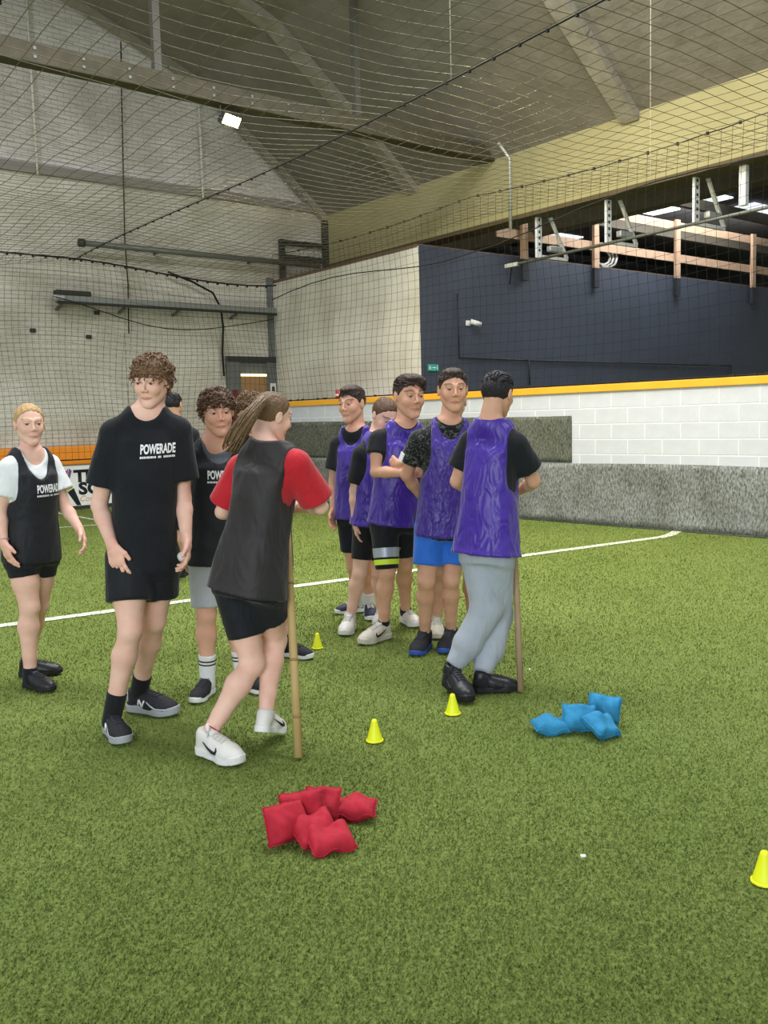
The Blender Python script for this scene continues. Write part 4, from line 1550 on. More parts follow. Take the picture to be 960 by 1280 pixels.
# ------------------------------------------------------------------ shoe
def build_shoe(parent, base, heel, toe, st, s, pitch=0.0):
    """heel / toe: ground points of the sole ends. Returns the ankle point (world)"""
    heel, toe = A3(heel), A3(toe)
    d = toe - heel; d[2] = 0
    L = np.linalg.norm(d)
    f = d / L
    Ls = float(np.clip(L, 0.27 * s, 0.31 * s))
    mid = (heel + toe) / 2
    k = Ls / 0.28
    up = np.array([0, 0, 1.0])
    zb = 0.006
    lat = np.cross(f, up)                 # to the right of the shoe
    toe_w = mid + f * Ls / 2; toe_w[2] = zb
    if pitch:
        f2 = f * math.cos(pitch) - up * math.sin(pitch)
        u2 = f * math.sin(pitch) + up * math.cos(pitch)
    else:
        f2, u2 = f, up
    org = toe_w - f2 * Ls + (u2 * 0.0)
    # world = org + (lat x + f2 y + u2 z) * k
    Rm = np.stack([lat, f2, u2], 1)

    def w(p): return org + Rm @ (np.array(p, float) * k)
    e = bpy.data.objects.new('shoe', None)
    zs = st.get('zs', 0.028)
    # local meshes
    h = 0.0042
    F = Field((-0.07, -0.02, -0.01), (0.07, 0.31, 0.15), h)
    ch = st.get('chunk', 1.0)

    def upper(grow=0.0):
        F = Field((-0.07, -0.02, -0.01), (0.07, 0.31, 0.16), h)
        F.add(Cone((0, 0.045, 0.04), (0, 0.055, st.get('col', 0.088)), 0.036 * ch + grow, 0.037 + grow), 0.0)
        F.add(Cone((0, 0.06, 0.082), (0, 0.16, 0.052), 0.035 + grow, 0.034 + grow), 0.025)
        F.add(Cone((0.0, 0.13, 0.04), (0.0, 0.20, 0.03), 0.043 * ch + grow, 0.047 * ch + grow, (np.array([0, 0, 1.0]), 0.85)), 0.03)
        F.add(Cone((0.0, 0.20, 0.032), (0.0, 0.236, 0.028), 0.045 * ch + grow, 0.038 * ch + grow, (np.array([0, 0, 1.0]), 0.9)), 0.02)
        F.add(Fn((-.1, -.1, -.1), (.1, .4, zs * 0.6), lambda X, Y, Z: Z - zs * 0.6 + 0 * X + 0 * Y), 0.004, cut=True)
        top = st.get('col', 0.088) + 0.022
        F.add(Fn((-.1, -.1, top - 0.02), (.1, .4, .3), lambda X, Y, Z: (top - Z) - (Y - 0.05) * 0.18 + 0 * X), 0.006, cut=True)
        return F
    P, Q = upper().mesh(1)

    def put(name, P, Q, m, par):
        P = org + (P * k) @ Rm.T - A3(base)
        return mesh_obj(name, np_mesh(name, P, Q), m, par, False)
    so = put('shoe', P, Q, st['upper'], parent)
    # sole
    F = Field((-0.07, -0.02, -0.01), (0.07, 0.31, 0.08), h)

    def sole(X, Y, Z):
        def c2(y0, r0, y1, r1):
            t = np.clip((Y - y0) / (y1 - y0), 0, 1)
            return np.sqrt(X ** 2 + (Y - (y0 + (y1 - y0) * t)) ** 2) - (r0 + (r1 - r0) * t)
        d2 = smin(smin(c2(0.042, 0.040 * ch, 0.12, 0.037 * ch), c2(0.12, 0.037 * ch, 0.195, 0.049 * ch), 0.02), c2(0.195, 0.049 * ch, 0.238, 0.041 * ch), 0.02)
        spring = np.clip((Y - 0.2) / 0.08, 0, 1) ** 2 * 0.012
        zz = Z - spring
        return np.maximum(d2 + 0.002, np.abs(zz - zs / 2) - zs / 2) + 0 * Z
    F.add(Fn((-.07, -.02, -.01), (.07, .31, .06), sole))
    P2, Q2 = F.mesh(1)
    put('sole', P2, Q2, st['sole'], so)
    # laces, tongue
    bvu = BVHTree.FromPolygons([tuple(p) for p in P], [tuple(q) for q in Q])

    def top_pt(x, y, lift):
        hit = bvu.ray_cast(Vector((x, y, 0.3)), Vector((0, 0, -1)))
        z = hit[0].z if hit[0] is not None else 0.05
        return w((x, y, z + lift)) - A3(base)
    if st.get('laces'):
        mb = MB()
        for i in range(5):
            y = 0.098 + i * 0.020
            for sg in (-1, 1):
                mb.tube([top_pt(x_, y + sg * x_ * 0.22, 0.0022) for x_ in (-0.024, -0.012, 0.0, 0.012, 0.024)], 0.0031 * k, 5)
        for sg in (-1, 1):
            mb.tube([top_pt(0, 0.098, 0.004), w((sg * 0.016, 0.100, 0.128)) - A3(base), top_pt(sg * 0.032, 0.105, 0.006), top_pt(sg * 0.008, 0.099, 0.005)], 0.0026 * k, 5)
        mb.build('laces', st['laces'], so, True)
        Ftg = Field((-0.04, 0.03, 0.06), (0.04, 0.13, 0.16), 0.004)
        Ftg.add(Cone((0, 0.108, 0.098), (0, 0.082, 0.122), 0.024, 0.021, (nrm([0, 0.6, 0.75]), 0.32)))
        pt_, qt_ = Ftg.mesh(1)
        put('tongue', pt_, qt_, st.get('tongue', st['upper']), so)
    if st.get('heeltab'):
        Fh_ = Field((-0.05, -0.02, 0.0), (0.05, 0.06, 0.12), 0.004)
        Fh_.add(Cone((0, 0.043, 0.062), (0, 0.048, 0.084), 0.0395, 0.0385))
        Fh_.add(Fn((-.1, -.1, -.1), (.1, .1, .2), lambda X, Y, Z: -(np.maximum(Y - 0.034, np.maximum(0.046 - Z, Z - 0.09)) + 0 * X)), 0.0, cut=True)
        ph_, qh_ = Fh_.mesh(1)
        if len(ph_): put('heel_tab', ph_, qh_, st['heeltab'], so)
    # logo
    N_ = vnormals(P, Q)
    if st.get('logo'):
        bv = BVHTree.FromPolygons([tuple(p) for p in P], [tuple(q) for q in Q])

        def side(y, z, sg, lift=0.0015):
            hit = bv.ray_cast(Vector((sg * 0.12, y, z)), Vector((-sg, 0, 0)))
            x = hit[0].x if hit[0] is not None else sg * 0.04
            return w((x + sg * lift, y, z)) - A3(base)
        for sg in (-1, 1):
            mb = MB()
            if st['logo'] == 'tick':
                pts = [(0.085, 0.064), (0.078, 0.052), (0.083, 0.042), (0.10, 0.042), (0.13, 0.052), (0.175, 0.068)]
                pts = [(0.28 - 0.0 - y, z) if False else (y, z) for y, z in pts]
                rs = [0.0015, 0.005, 0.0075, 0.007, 0.0045, 0.0012]
                # tick points towards the heel
                pts = [(0.205 - (y - 0.05), z) for y, z in pts]
                mb.tube([side(y, z, sg) for y, z in pts], [r * k for r in rs], 6)
            elif st['logo'] == 'N':
                for a_, b_ in (((0.085, 0.037), (0.095, 0.066)), ((0.095, 0.066), (0.117, 0.037)), ((0.117, 0.037), (0.127, 0.066))):
                    mb.tube([side(a_[0] + (b_[0] - a_[0]) * t, a_[1] + (b_[1] - a_[1]) * t, sg) for t in (0, .33, .66, 1)], 0.0042 * k, 6)
            elif st['logo'] == 'wave':
                mb.tube([side(0.02 + 0.02 * i, 0.036 + 0.008 * math.sin(i * 1.1), sg) for i in range(6)], 0.004 * k, 6)
            mb.build('side_logo', st.get('logomat', LOGOW), so, True)
    if st.get('trim'):
        bv = BVHTree.FromPolygons([tuple(p) for p in P], [tuple(q) for q in Q])
        for sg in (-1, 1):
            mb = MB()
            pts = [(0.14, 0.06), (0.165, 0.045), (0.19, 0.036), (0.225, 0.034), (0.25, 0.034)]
            pp = []
            for y, z in pts:
                hit = bv.ray_cast(Vector((sg * 0.12, y, z)), Vector((-sg, 0, 0)))
                x = hit[0].x if hit[0] is not None else sg * 0.035
                pp.append(w((x + sg * 0.001, y, z)) - A3(base))
            mb.tube(pp, 0.0035 * k, 6)
            mb.build('side_trim', st['trim'], so, True)
    return w((0, 0.062, 0.075)), w((0, 0.058, 0.10)), nrm(f2)


LACEW = mat('off_white_lace', '#c9c7c0', 0.8)
LACEB = mat('charcoal_lace', '#34363b', 0.8)
SHOES = {
    'af1': dict(upper=LEATHW, sole=SOLEW, zs=0.034, laces=LACEW, logo='tick', logomat=INK, chunk=1.06),
    'af1worn': dict(upper=LEATHC, sole=LEATHC, zs=0.034, laces=LACEW, logo='tick', logomat=INK, chunk=1.06),
    'white': dict(upper=LEATHW, sole=SOLEW, zs=0.034, laces=LACEW, chunk=1.08, col=0.095),
    'runner': dict(upper=MESHB, sole=SOLEG, zs=0.036, laces=LACEB, logo='N', trim=SILVER, chunk=1.08, heeltab=SILVER),
    'blackrun': dict(upper=MESHB, sole=SOLEW, zs=0.032, laces=LACEB),
    'black': dict(upper=LEATHB, sole=SOLEB, zs=0.030, laces=LACEB, chunk=1.05),
    'blacktop': dict(upper=LEATHB, sole=SOLEB, zs=0.034, laces=LACEB, logo='tick', logomat=SOLEB, chunk=1.1, col=0.10),
    'bluesole': dict(upper=MESHB, sole=SOLEBLUE, zs=0.028, laces=LACEB),
    'navy': dict(upper=NAVYSHOE, sole=SOLEW, zs=0.032, laces=LACEW, logo='wave', logomat=LEATHW),
}


# ------------------------------------------------------------------ head
def rot_head(yaw, pitch, roll):
    """columns: local x (person's left), y (front), z (up) in world. yaw 0 looks at the camera (-Y), + to image right"""
    y = math.radians(yaw); p = math.radians(pitch); r = math.radians(roll)
    f = np.array([math.sin(y) * math.cos(p), -math.cos(y) * math.cos(p), -math.sin(p)])   # pitch + looks down
    up = np.array([0, 0, 1.0])
    l = nrm(np.cross(up, f))
    u = np.cross(f, l)
    l2 = l * math.cos(r) + u * math.sin(r)
    u2 = np.cross(f, l2)
    return np.stack([l2, f, u2], 1)


def head_field(neck_pts, hc, R, hs, female, jaw=1.0):
    """fine head mesh; neck_pts = [(a, b, ra, rb)] world; returns P, Q, colours"""
    m = 0.15 * hs
    h = 0.0034
    lo, hi = hc - m, hc + m
    zcut = hc[2] - 0.155 * hs
    lo[2] = zcut
    F = Field(lo, hi, h)
    X, Y, Z = F.pts((slice(None),) * 3)
    x, y, z = X - hc[0], Y - hc[1], Z - hc[2]
    l = [((x * R[0, i] + y * R[1, i] + z * R[2, i]) / hs).astype(np.float32) for i in range(3)]
    lx, ly, lz = l
    ax_ = np.abs(lx)

    def ell(c, r, sym=False):
        a = (ax_ if sym else lx) - c[0]
        b, d = ly - c[1], lz - c[2]
        k0 = np.sqrt((a / r[0]) ** 2 + (b / r[1]) ** 2 + (d / r[2]) ** 2)
        k1 = np.sqrt((a / r[0] ** 2) ** 2 + (b / r[1] ** 2) ** 2 + (d / r[2] ** 2) ** 2)
        return k0 * (k0 - 1) / (k1 + 1e-9)

    def cone(a, b, ra, rb, sym=False):
        xx = ax_ if sym else lx
        a, b = np.array(a), np.array(b)
        ba = b - a
        p0, p1, p2 = xx - a[0], ly - a[1], lz - a[2]
        t = np.clip((p0 * ba[0] + p1 * ba[1] + p2 * ba[2]) / (ba @ ba), 0, 1)
        return np.sqrt((p0 - t * ba[0]) ** 2 + (p1 - t * ba[1]) ** 2 + (p2 - t * ba[2]) ** 2) - (ra + (rb - ra) * t)
    jw = 0.92 * jaw if female else jaw
    D = ell((0, -0.012, 0.028), (0.074, 0.096, 0.0845))
    D = smin(D, ell((0, 0.024, -0.028), (0.060 * jw, 0.064, 0.078)), 0.03)
    D = smin(D, cone((0.050 * jw, 0.0, -0.045), (0.012, 0.062, -0.094), 0.016, 0.018, True), 0.025)
    D = smin(D, ell((0, 0.072, -0.094), (0.018, 0.015, 0.016)), 0.02)
    D = smin(D, ell((0.036, 0.062, -0.022), (0.022, 0.022, 0.024), True), 0.02)
    D = smin(D, cone((0.012, 0.088, 0.026), (0.042, 0.074, 0.028), 0.008, 0.008, True), 0.012)   # brow
    D = -smin(-D, ell((0.031, 0.100, 0.006), (0.018, 0.018, 0.011), True), 0.010)                 # sockets
    D = smin(D, cone((0, 0.088, 0.016), (0, 0.1055, -0.021), 0.0055, 0.0085), 0.011)               # nose
    D = smin(D, ell((0.010, 0.097, -0.027), (0.008, 0.010, 0.0065), True), 0.006)
    D = smin(D, cone((0.0, 0.0895, -0.0545), (0.021, 0.080, -0.058), 0.0046, 0.0028, True), 0.006)
    D = smin(D, cone((0.0, 0.0885, -0.0635), (0.018, 0.081, -0.0615), 0.0052, 0.0032, True), 0.006)
    ball_ = np.sqrt((ax_ - 0.031) ** 2 + (ly - 0.0755) ** 2 + (lz - 0.006) ** 2)
    lid = np.maximum(np.maximum(ball_ - 0.0142, 0.0108 - ball_), np.minimum(0.0080 + 0.08 * (ax_ - 0.031) - lz, lz - 0.0024))
    D = smin(D, lid, 0.003)
    D = -smin(-D, cone((0, 0.099, -0.0592), (0.017, 0.088, -0.0592), 0.0022, 0.0015, True), 0.003)
    D = smin(D, ell((0.0755, -0.006, 0.0), (0.008, 0.019, 0.031), True), 0.006)                   # ears
    D = -smin(-D, ell((0.086, 0.0, 0.004), (0.006, 0.009, 0.016), True), 0.004)
    F.F = (D * hs).astype(np.float32)
    for a, b, ra, rb in neck_pts:
        F.add(Cone(a, b, ra, rb), 0.014)
    P, Q = F.mesh(1)
    L = (P - hc) @ R / hs
    C = np.ones((len(P), 4))

    def paint(mask, col):
        for i in range(3): C[:, i] = C[:, i] * (1 - mask) + col[i] * mask
    axx = np.abs(L[:, 0])
    lip = np.exp(-((L[:, 2] + 0.0592) / (0.0072 - 0.10 * axx)) ** 4) * np.exp(-(axx / 0.025) ** 6) * (L[:, 1] > 0.07)
    paint(np.clip(lip, 0, 1) * 0.6, (0.80, 0.55, 0.55))
    mo = np.exp(-((L[:, 2] + 0.0592) / 0.0022) ** 2) * np.exp(-(axx / 0.024) ** 6) * (L[:, 1] > 0.07)
    paint(mo * 0.6, (0.35, 0.2, 0.2))
    lash = np.exp(-((L[:, 2] - 0.0082) / 0.0030) ** 2) * np.exp(-((axx - 0.031) / 0.0150) ** 6) * (L[:, 1] > 0.05)
    paint(lash * 0.75, (0.22, 0.16, 0.13))
    br_z = 0.031 + 0.004 * np.sin(np.clip((axx - 0.012) / 0.04, 0, 1) * 3.0)
    brow = np.exp(-((L[:, 2] - br_z) / (0.0042 if female else 0.0052)) ** 4) * np.exp(-((axx - 0.033) / 0.021) ** 8) * (L[:, 1] > 0.04)
    ck = np.exp(-((axx - 0.042) / 0.022) ** 2 - ((L[:, 2] + 0.025) / 0.022) ** 2) * (L[:, 1] > 0.03)
    paint(ck * 0.35, (1.0, 0.80, 0.78))
    nz = np.exp(-((L[:, 2] + 0.022) / 0.014) ** 2 - (axx / 0.014) ** 2) * (L[:, 1] > 0.08)
    paint(nz * 0.3, (1.0, 0.82, 0.80))
    return P, Q, C, L, brow


def build_hair(parent, base, hc, R, hs, style, m, seed=1, ext=None):
    rn = np.random.default_rng(seed)
    h = 0.0050
    mm = 0.19 * hs
    lo, hi = hc - mm, hc + mm
    F = Field(lo, hi, h)
    X, Y, Z = F.pts((slice(None),) * 3)
    x, y, z = X - hc[0], Y - hc[1], Z - hc[2]
    lx, ly, lz = [((x * R[0, i] + y * R[1, i] + z * R[2, i]) / hs).astype(np.float32) for i in range(3)]
    ax_ = np.abs(lx)

    def ell(c, r):
        a, b, d = lx - c[0], ly - c[1], lz - c[2]
        k0 = np.sqrt((a / r[0]) ** 2 + (b / r[1]) ** 2 + (d / r[2]) ** 2)
        k1 = np.sqrt((a / r[0] ** 2) ** 2 + (b / r[1] ** 2) ** 2 + (d / r[2] ** 2) ** 2)
        return k0 * (k0 - 1) / (k1 + 1e-9)

    def ball(c, r): return np.sqrt((lx - c[0]) ** 2 + (ly - c[1]) ** 2 + (lz - c[2]) ** 2) - r

    th = {'curly': 0.012, 'mop': 0.014, 'short': 0.0045, 'crop': 0.004, 'tied': 0.005, 'swept': 0.0035}[style]
    D = ell((0, -0.012, 0.028), (0.074 + th, 0.096 + th, 0.0845 + th))
    # hairline: plane from nape to forehead, with notch over the ears
    nape = {'curly': -0.065, 'mop': -0.06, 'short': -0.06, 'crop': -0.055, 'tied': -0.055, 'swept': -0.055}[style]
    fr = {'curly': 0.052, 'mop': 0.045, 'short': 0.068, 'crop': 0.074, 'tied': 0.076, 'swept': 0.070}[style]
    t = np.clip((ly + 0.095) / 0.175, 0, 1)
    line = np.interp(t, [0, 0.35, 0.62, 0.80, 1.0], [nape, nape * 0.55, 0.012, fr * 0.75, fr])
    cut = (line - lz) * 0.8
    if style in ('short', 'crop', 'tied', 'swept'):
        back = np.interp(t, [0, 0.35, 0.62, 1.0], [nape, nape * 0.55, 0.006, 0.006])
        zz, yy = ([-0.01, 0.03, 0.06, 0.085, 0.115], [0.010, 0.032, 0.056, 0.072, 0.088]) if style == 'tied' else ([-0.01, 0.03, 0.052, 0.075, 0.115], [0.018, 0.040, 0.062, 0.078, 0.100])
        yb = np.interp(lz, zz, yy)
        cut = np.maximum((back - lz) * 0.8, (ly - yb + 0.10 * ax_ - 0.002) * 0.8)
    D = -smin(-D, -cut, 0.006)
    if style == 'short':
        D = smin(D, ell((0, 0.012, 0.094), (0.058, 0.074, 0.026)), 0.015)
    if style == 'crop':
        D = smin(D, ell((0, 0.005, 0.094), (0.056, 0.072, 0.024)), 0.015)
    if style == 'swept':
        D = smin(D, ell((0.008, 0.012, 0.098), (0.060, 0.074, 0.026)), 0.015)
        D = smin(D, ell((0.040, 0.070, 0.082), (0.030, 0.016, 0.022)), 0.012)
        D = smin(D, ell((0.064, 0.060, 0.058), (0.011, 0.014, 0.026)), 0.012)
    if style in ('short', 'crop', 'swept', 'tied'):
        amp = 0.0016
        D = D + amp * np.sin(lx * 260 + 3 * np.sin(ly * 40)) * (lz > 0.03)
    F.F = (D * hs).astype(np.float32)
    if ext:
        for pr, k in ext: F.add(pr, k)
    P, Q = F.mesh(1)
    if ext:
        pass
    P = wrinkle(P, Q, 0.0015 * hs, 240, seed)
    ho = mesh_obj('hair', np_mesh('hair', P - A3(base), Q), m, parent)
    # locks
    n = {'curly': 420, 'mop': 420, 'short': 260, 'crop': 240, 'tied': 0, 'swept': 260}[style]
    if not n: return ho
    cen = np.array([0, -0.012, 0.028]); rad = np.array([0.074, 0.096, 0.0845])
    crown = np.array([0.0, -0.05, 0.11])
    mb = MB()
    k = 0
    while k < n:
        v = nrm(rn.normal(0, 1, 3))
        p = cen + v * (rad + 0.004)
        tt = np.clip((p[1] + 0.095) / 0.175, 0, 1)
        ln = np.interp(tt, [0, 0.35, 0.62, 0.80, 1.0], [nape, nape * 0.4, 0.02, fr * 0.8, fr * 1.0])
        if p[2] < ln: continue
        if style in ('short', 'crop', 'swept') and p[2] < (0.058 if style != 'crop' else 0.05): continue
        k += 1
        nn = nrm(v / rad)
        if style in ('curly', 'mop'):
            fl_ = p - crown + np.array([0, 0.012, -0.01])
            L_ = rn.uniform(0.045, 0.075) if style == 'mop' else rn.uniform(0.04, 0.06)
            out, cr, turns, rr = (0.55, 0.007, 1.2, 0.0052) if style == 'mop' else (0.55, 0.009, 2.0, 0.0052)
            if p[1] > 0.045: L_ *= 0.75
        else:
            fl_ = np.array([0.1 * rn.normal(), 1.0, 0.0]) if style != 'swept' else np.array([0.9 + 0.2 * rn.normal(), 0.6, 0])
            L_, out, cr, turns, rr = rn.uniform(0.018, 0.03), 0.45, 0.001, 0.5, 0.0042
            if style == 'swept': L_ *= 1.6
            if style == 'crop': L_ *= 0.75; out = 0.6
        fl_ = nrm(fl_ - nn * (fl_ @ nn) + 0.35 * rn.normal(0, 1, 3) * (1 if style in ('curly', 'mop') else 0.4))
        ph = rn.random() * 6.28
        q = p.copy(); pts_ = []; rs_ = []
        M_ = 8
        for i in range(M_):
            t_ = i / (M_ - 1)
            e1 = nn; e2 = np.cross(fl_, nn)
            c_ = q + (e1 * math.cos(ph + t_ * turns * 6.28) + e2 * math.sin(ph + t_ * turns * 6.28)) * cr * min(1, t_ * 3)
            pts_.append(hc + R @ c_ * hs - A3(base)); rs_.append(rr * hs * (1 - 0.65 * t_ ** 2))
            q = q + (fl_ + nn * out * (1 - 1.3 * t_)) * L_ / M_
            d_ = (q - cen) / (rad + 0.006)
            dl_ = np.linalg.norm(d_)
            if dl_ < 1: q = cen + d_ / dl_ * (rad + 0.006)
            nn = nrm((q - cen) / rad ** 2)
            fl_ = nrm(fl_ - nn * (fl_ @ nn) + np.array([0, 0, -0.12]))
        mb.tube(pts_, rs_, 4)
    mb.build('hair_locks', m, ho, True)
    return ho


# ------------------------------------------------------------------ hand
def hand_prims(wr, dirv, palm, thumb, s, curl, spread=1.0, right=True):
    d = nrm(dirv)
    n = nrm(palm - d * (palm @ d))
    t = nrm(thumb - d * (thumb @ d) - n * (thumb @ n))
    out = []
    out.append((Cone(wr, wr + d * 0.03 * s, 0.026 * s, 0.030 * s, (n, 0.72)), 0.012))
    out.append((Cone(wr + d * 0.03 * s + t * 0.008 * s, wr + d * 0.072 * s + t * 0.014 * s, 0.030 * s, 0.030 * s, (n, 0.45)), 0.012))
    out.append((Cone(wr + d * 0.03 * s - t * 0.008 * s, wr + d * 0.068 * s - t * 0.014 * s, 0.028 * s, 0.028 * s, (n, 0.45)), 0.010))
    for i, (off, ln) in enumerate(((0.030, 0.066), (0.010, 0.075), (-0.010, 0.070), (-0.029, 0.056))):
        b = wr + (d * (0.088 - 0.004 * abs(i - 1)) + t * off) * s
        sp = t * off * 1.2 * spread
        c = curl * (0.85 + 0.12 * i)
        segs = (0.45, 0.32, 0.26)
        p = b - d * 0.012 * s
        a = c * 0.5
        r = 0.0092
        prev = p
        for j, q in enumerate(segs):
            dv = nrm(d * math.cos(a) + n * math.sin(a) + sp * (1 if j == 0 else 0.4))
            nx = prev + dv * (ln * q + (0.012 if j == 0 else 0)) * s
            out.append((Cone(prev, nx, r * s, (r - 0.0008) * s), 0.004 if j else 0.006))
            prev = nx
            r -= 0.0008
            a += c * 0.75
    tb = wr + (d * 0.022 + t * 0.024) * s
    k1 = tb + (d * 0.032 + t * 0.024 + n * 0.008) * s
    k2 = k1 + (d * 0.028 + t * 0.004 + n * (0.006 + 0.014 * min(curl, 1.2))) * s
    out.append((Cone(tb, k1, 0.0135 * s, 0.0105 * s), 0.012))
    out.append((Cone(k1, k2, 0.0105 * s, 0.0085 * s), 0.004))
    return out


# ------------------------------------------------------------------ person
def person(label, Y, J, shoes, head, outfit, s=1.0, girth=1.0, female=False, skin='fair', hands=None, legw=1.0, seed=1, hpx=50, armw=1.0, torso=(0.87, 0.94), yaw_body=None):
    """J: joint -> (px, py, dY); shoes: {'L'/'R': (heel px, toe px, style, pitch)}; head: dict(px, yaw, pitch, roll, hair..)"""
    W_ = {k: A3(px(v[0], v[1], Y + v[2])) for k, v in J.items()}
    g = girth
    base = Vector((0, 0, 0))
    hp = (W_['hipL'] + W_['hipR']) / 2
    base = Vector((hp[0], hp[1], 0))
    feet = [ground(*shoes[k][0]) for k in shoes] + [ground(*shoes[k][1]) for k in shoes]
    base = sum(feet, Vector()) / len(feet)
    E = empty('person', base)
    tag(E, label, 'person')
    b3 = A3(base)
    scl = FPX / Y                       # px per metre
    # ---- shoes and ankles
    ank, cuff = {}, {}
    for k, (hl, to, sty, pitch) in shoes.items():
        a_, c_, f_ = build_shoe(E, base, ground(*hl), ground(*to), SHOES[sty], s, pitch)
        ank[k], cuff[k] = a_, c_
    # ---- torso frame
    B = hp
    N = (W_['shL'] + W_['shR']) / 2
    latS, latH = nrm(W_['shL'] - W_['shR']), nrm(W_['hipL'] - W_['hipR'])
    ax = nrm(N - B)
    front = nrm(np.cross(nrm(latS + latH), ax))
    half_sh = np.linalg.norm(W_['shL'] - W_['shR']) / 2
    tw, td = torso
    wa = half_sh * 0.90
    if female:
        prof_a = np.array([0.165, 0.172, 0.150, 0.130, 0.140, 0.155, 0.125]) * g * s
        prof_b = np.array([0.120, 0.122, 0.108, 0.098, 0.115, 0.108, 0.07]) * g * s
    else:
        prof_a = np.array([0.155, 0.160, 0.150, 0.142, 0.155, 0.165, 0.135]) * g * s
        prof_b = np.array([0.108, 0.112, 0.105, 0.100, 0.112, 0.105, 0.07]) * g * s
    ts = np.array([-0.07, 0.0, 0.22, 0.40, 0.72, 0.92, 1.04])
    prof_a = prof_a * tw; prof_b = prof_b * td
    neck = W_['neck']
    hc = W_['head']
    hs = hpx / scl / 0.225
    R = rot_head(head['yaw'], head.get('pitch', 0), head.get('roll', 0))
    hbase = hc + R @ np.array([0, -0.038, -0.040]) * hs
    neck = neck - front * 0.012 * s + ax * 0.022 * s
    nr = (0.053 if female else 0.060) * s * head.get('neckw', 1.0)
    neck_cones = [(neck - (hbase - neck) * 0.3, hbase, nr * 1.08, nr * 0.90)]
    tnk = max(1.08, float(((neck - B) @ ax) / np.linalg.norm(N - B)))
    ts = np.append(ts, tnk); prof_a = np.append(prof_a, nr * 1.12); prof_b = np.append(prof_b, nr * 1.05)
    # ---- coarse body
    allp = np.array(list(W_.values()) + list(ank.values()))
    lo, hi = allp.min(0) - 0.16 * s, allp.max(0) + 0.16 * s
    F = Field(lo, hi, 0.0085)
    F.add(Loft(B, N, latH, latS, ts, prof_a, prof_b), 0.0)
    dl = 0.052 * s * g
    for sd in 'LR':
        sh, el, wr = W_['sh' + sd], W_['el' + sd], W_['wr' + sd]
        F.add(Cone(neck + (sh - neck) * 0.15 - ax * 0.015, sh + ax * 0.0, 0.045 * s, 0.045 * s), 0.045)
        ar = armw * s * (0.92 if female else 1.0)
        mid = sh + (el - sh) * 0.5
        F.add(Cone(sh, mid, 0.050 * ar, 0.046 * ar), 0.03)
        F.add(Cone(mid, el, 0.046 * ar, 0.037 * ar), 0.015)
        fm = el + (wr - el) * 0.3
        F.add(Cone(el, fm, 0.037 * ar, 0.039 * ar), 0.015)
        F.add(Cone(fm, wr, 0.039 * ar, 0.0255 * ar), 0.015)
        hj, kn, an = W_['hip' + sd], W_['kn' + sd], ank[sd]
        lw_ = legw * s
        F.add(Cone(hj, hj + (kn - hj) * 0.55, 0.088 * lw_, 0.074 * lw_), 0.03)
        F.add(Cone(hj + (kn - hj) * 0.55, kn, 0.074 * lw_, 0.054 * lw_), 0.02)
        shn = nrm(an - kn)
        bk = -front + shn * (front @ shn)
        bk = nrm(bk)
        cf = kn + (an - kn) * 0.30 + bk * 0.014 * s
        F.add(Cone(kn, cf, 0.050 * lw_, 0.056 * lw_), 0.025)
        F.add(Cone(cf, kn + (an - kn) * 0.72 + bk * 0.004 * s, 0.056 * lw_, 0.039 * lw_), 0.025)
        F.add(Cone(kn + (an - kn) * 0.72 + bk * 0.004 * s, an, 0.039 * lw_, 0.035 * s), 0.015)
        F.add(Ell(kn - bk * 0.022 * lw_, np.array([0.03, 0.03, 0.036]) * lw_), 0.025)
    for a_, c_, ra, rb in neck_cones: F.add(Cone(a_, c_, ra, rb), 0.035)
    P, Q = F.mesh(1)
    Ps, Qs, Cs = [P], [Q], [np.ones((len(P), 4))]
    nv = len(P)
    # ---- head
    Ph, Qh, Ch, Lh, brow = head_field(neck_cones, hc, R, hs, female, head.get('jaw', 1.0))
    hcol = np.array(hexc(head['haircol'][0])[:3])
    sk = np.array(hexc({'pale': '#e9bfac', 'fair': '#e0ae95', 'tan': '#d6a68a', 'mid': '#d8a88c'}[skin])[:3])
    bc = np.clip(hcol / sk, 0, 1)
    bw_ = brow * head.get('brow', 0.85)
    for i in range(3): Ch[:, i] = Ch[:, i] * (1 - bw_) + bc[i] * bw_
    Ps.append(Ph); Qs.append(Qh + nv); Cs.append(Ch); nv += len(Ph)
    # ---- hands
    for sd in 'LR':
        hd = (hands or {}).get(sd, {})
        if hd.get('skip'): continue
        wr, el = W_['wr' + sd], W_['el' + sd]
        d = W_['tip' + sd] - wr if 'tip' + sd in W_ else wr - el
        palm = np.array(hd['palm'], float) if 'palm' in hd else nrm((B + N) / 2 - wr)
        thumb = np.array(hd['thumb'], float) if 'thumb' in hd else front
        pr = hand_prims(wr, d, palm, thumb, s * hd.get('size', 1.05), hd.get('curl', 0.5), hd.get('spread', 1.0))
        lo = np.min([p.lo for p, _ in pr], 0); hi = np.max([p.hi for p, _ in pr], 0)
        Fh = Field(lo - 0.012, hi + 0.012, 0.0036)
        Fh.add(Cone(wr - nrm(wr - el) * 0.05, wr, 0.029 * s * armw, 0.0255 * s * armw), 0.0)
        for p, k in pr: Fh.add(p, k)
        P1, Q1 = Fh.mesh(1)
        c1 = np.ones((len(P1), 4)); c1[:, 1] *= 0.93; c1[:, 2] *= 0.92
        Ps.append(P1); Qs.append(Q1 + nv); Cs.append(c1); nv += len(P1)
    P, Q, Cc = np.concatenate(Ps), np.concatenate(Qs), np.concatenate(Cs)
    body = mesh_obj('body', np_mesh('body', P - b3, Q, Cc), SKINS[skin], E)
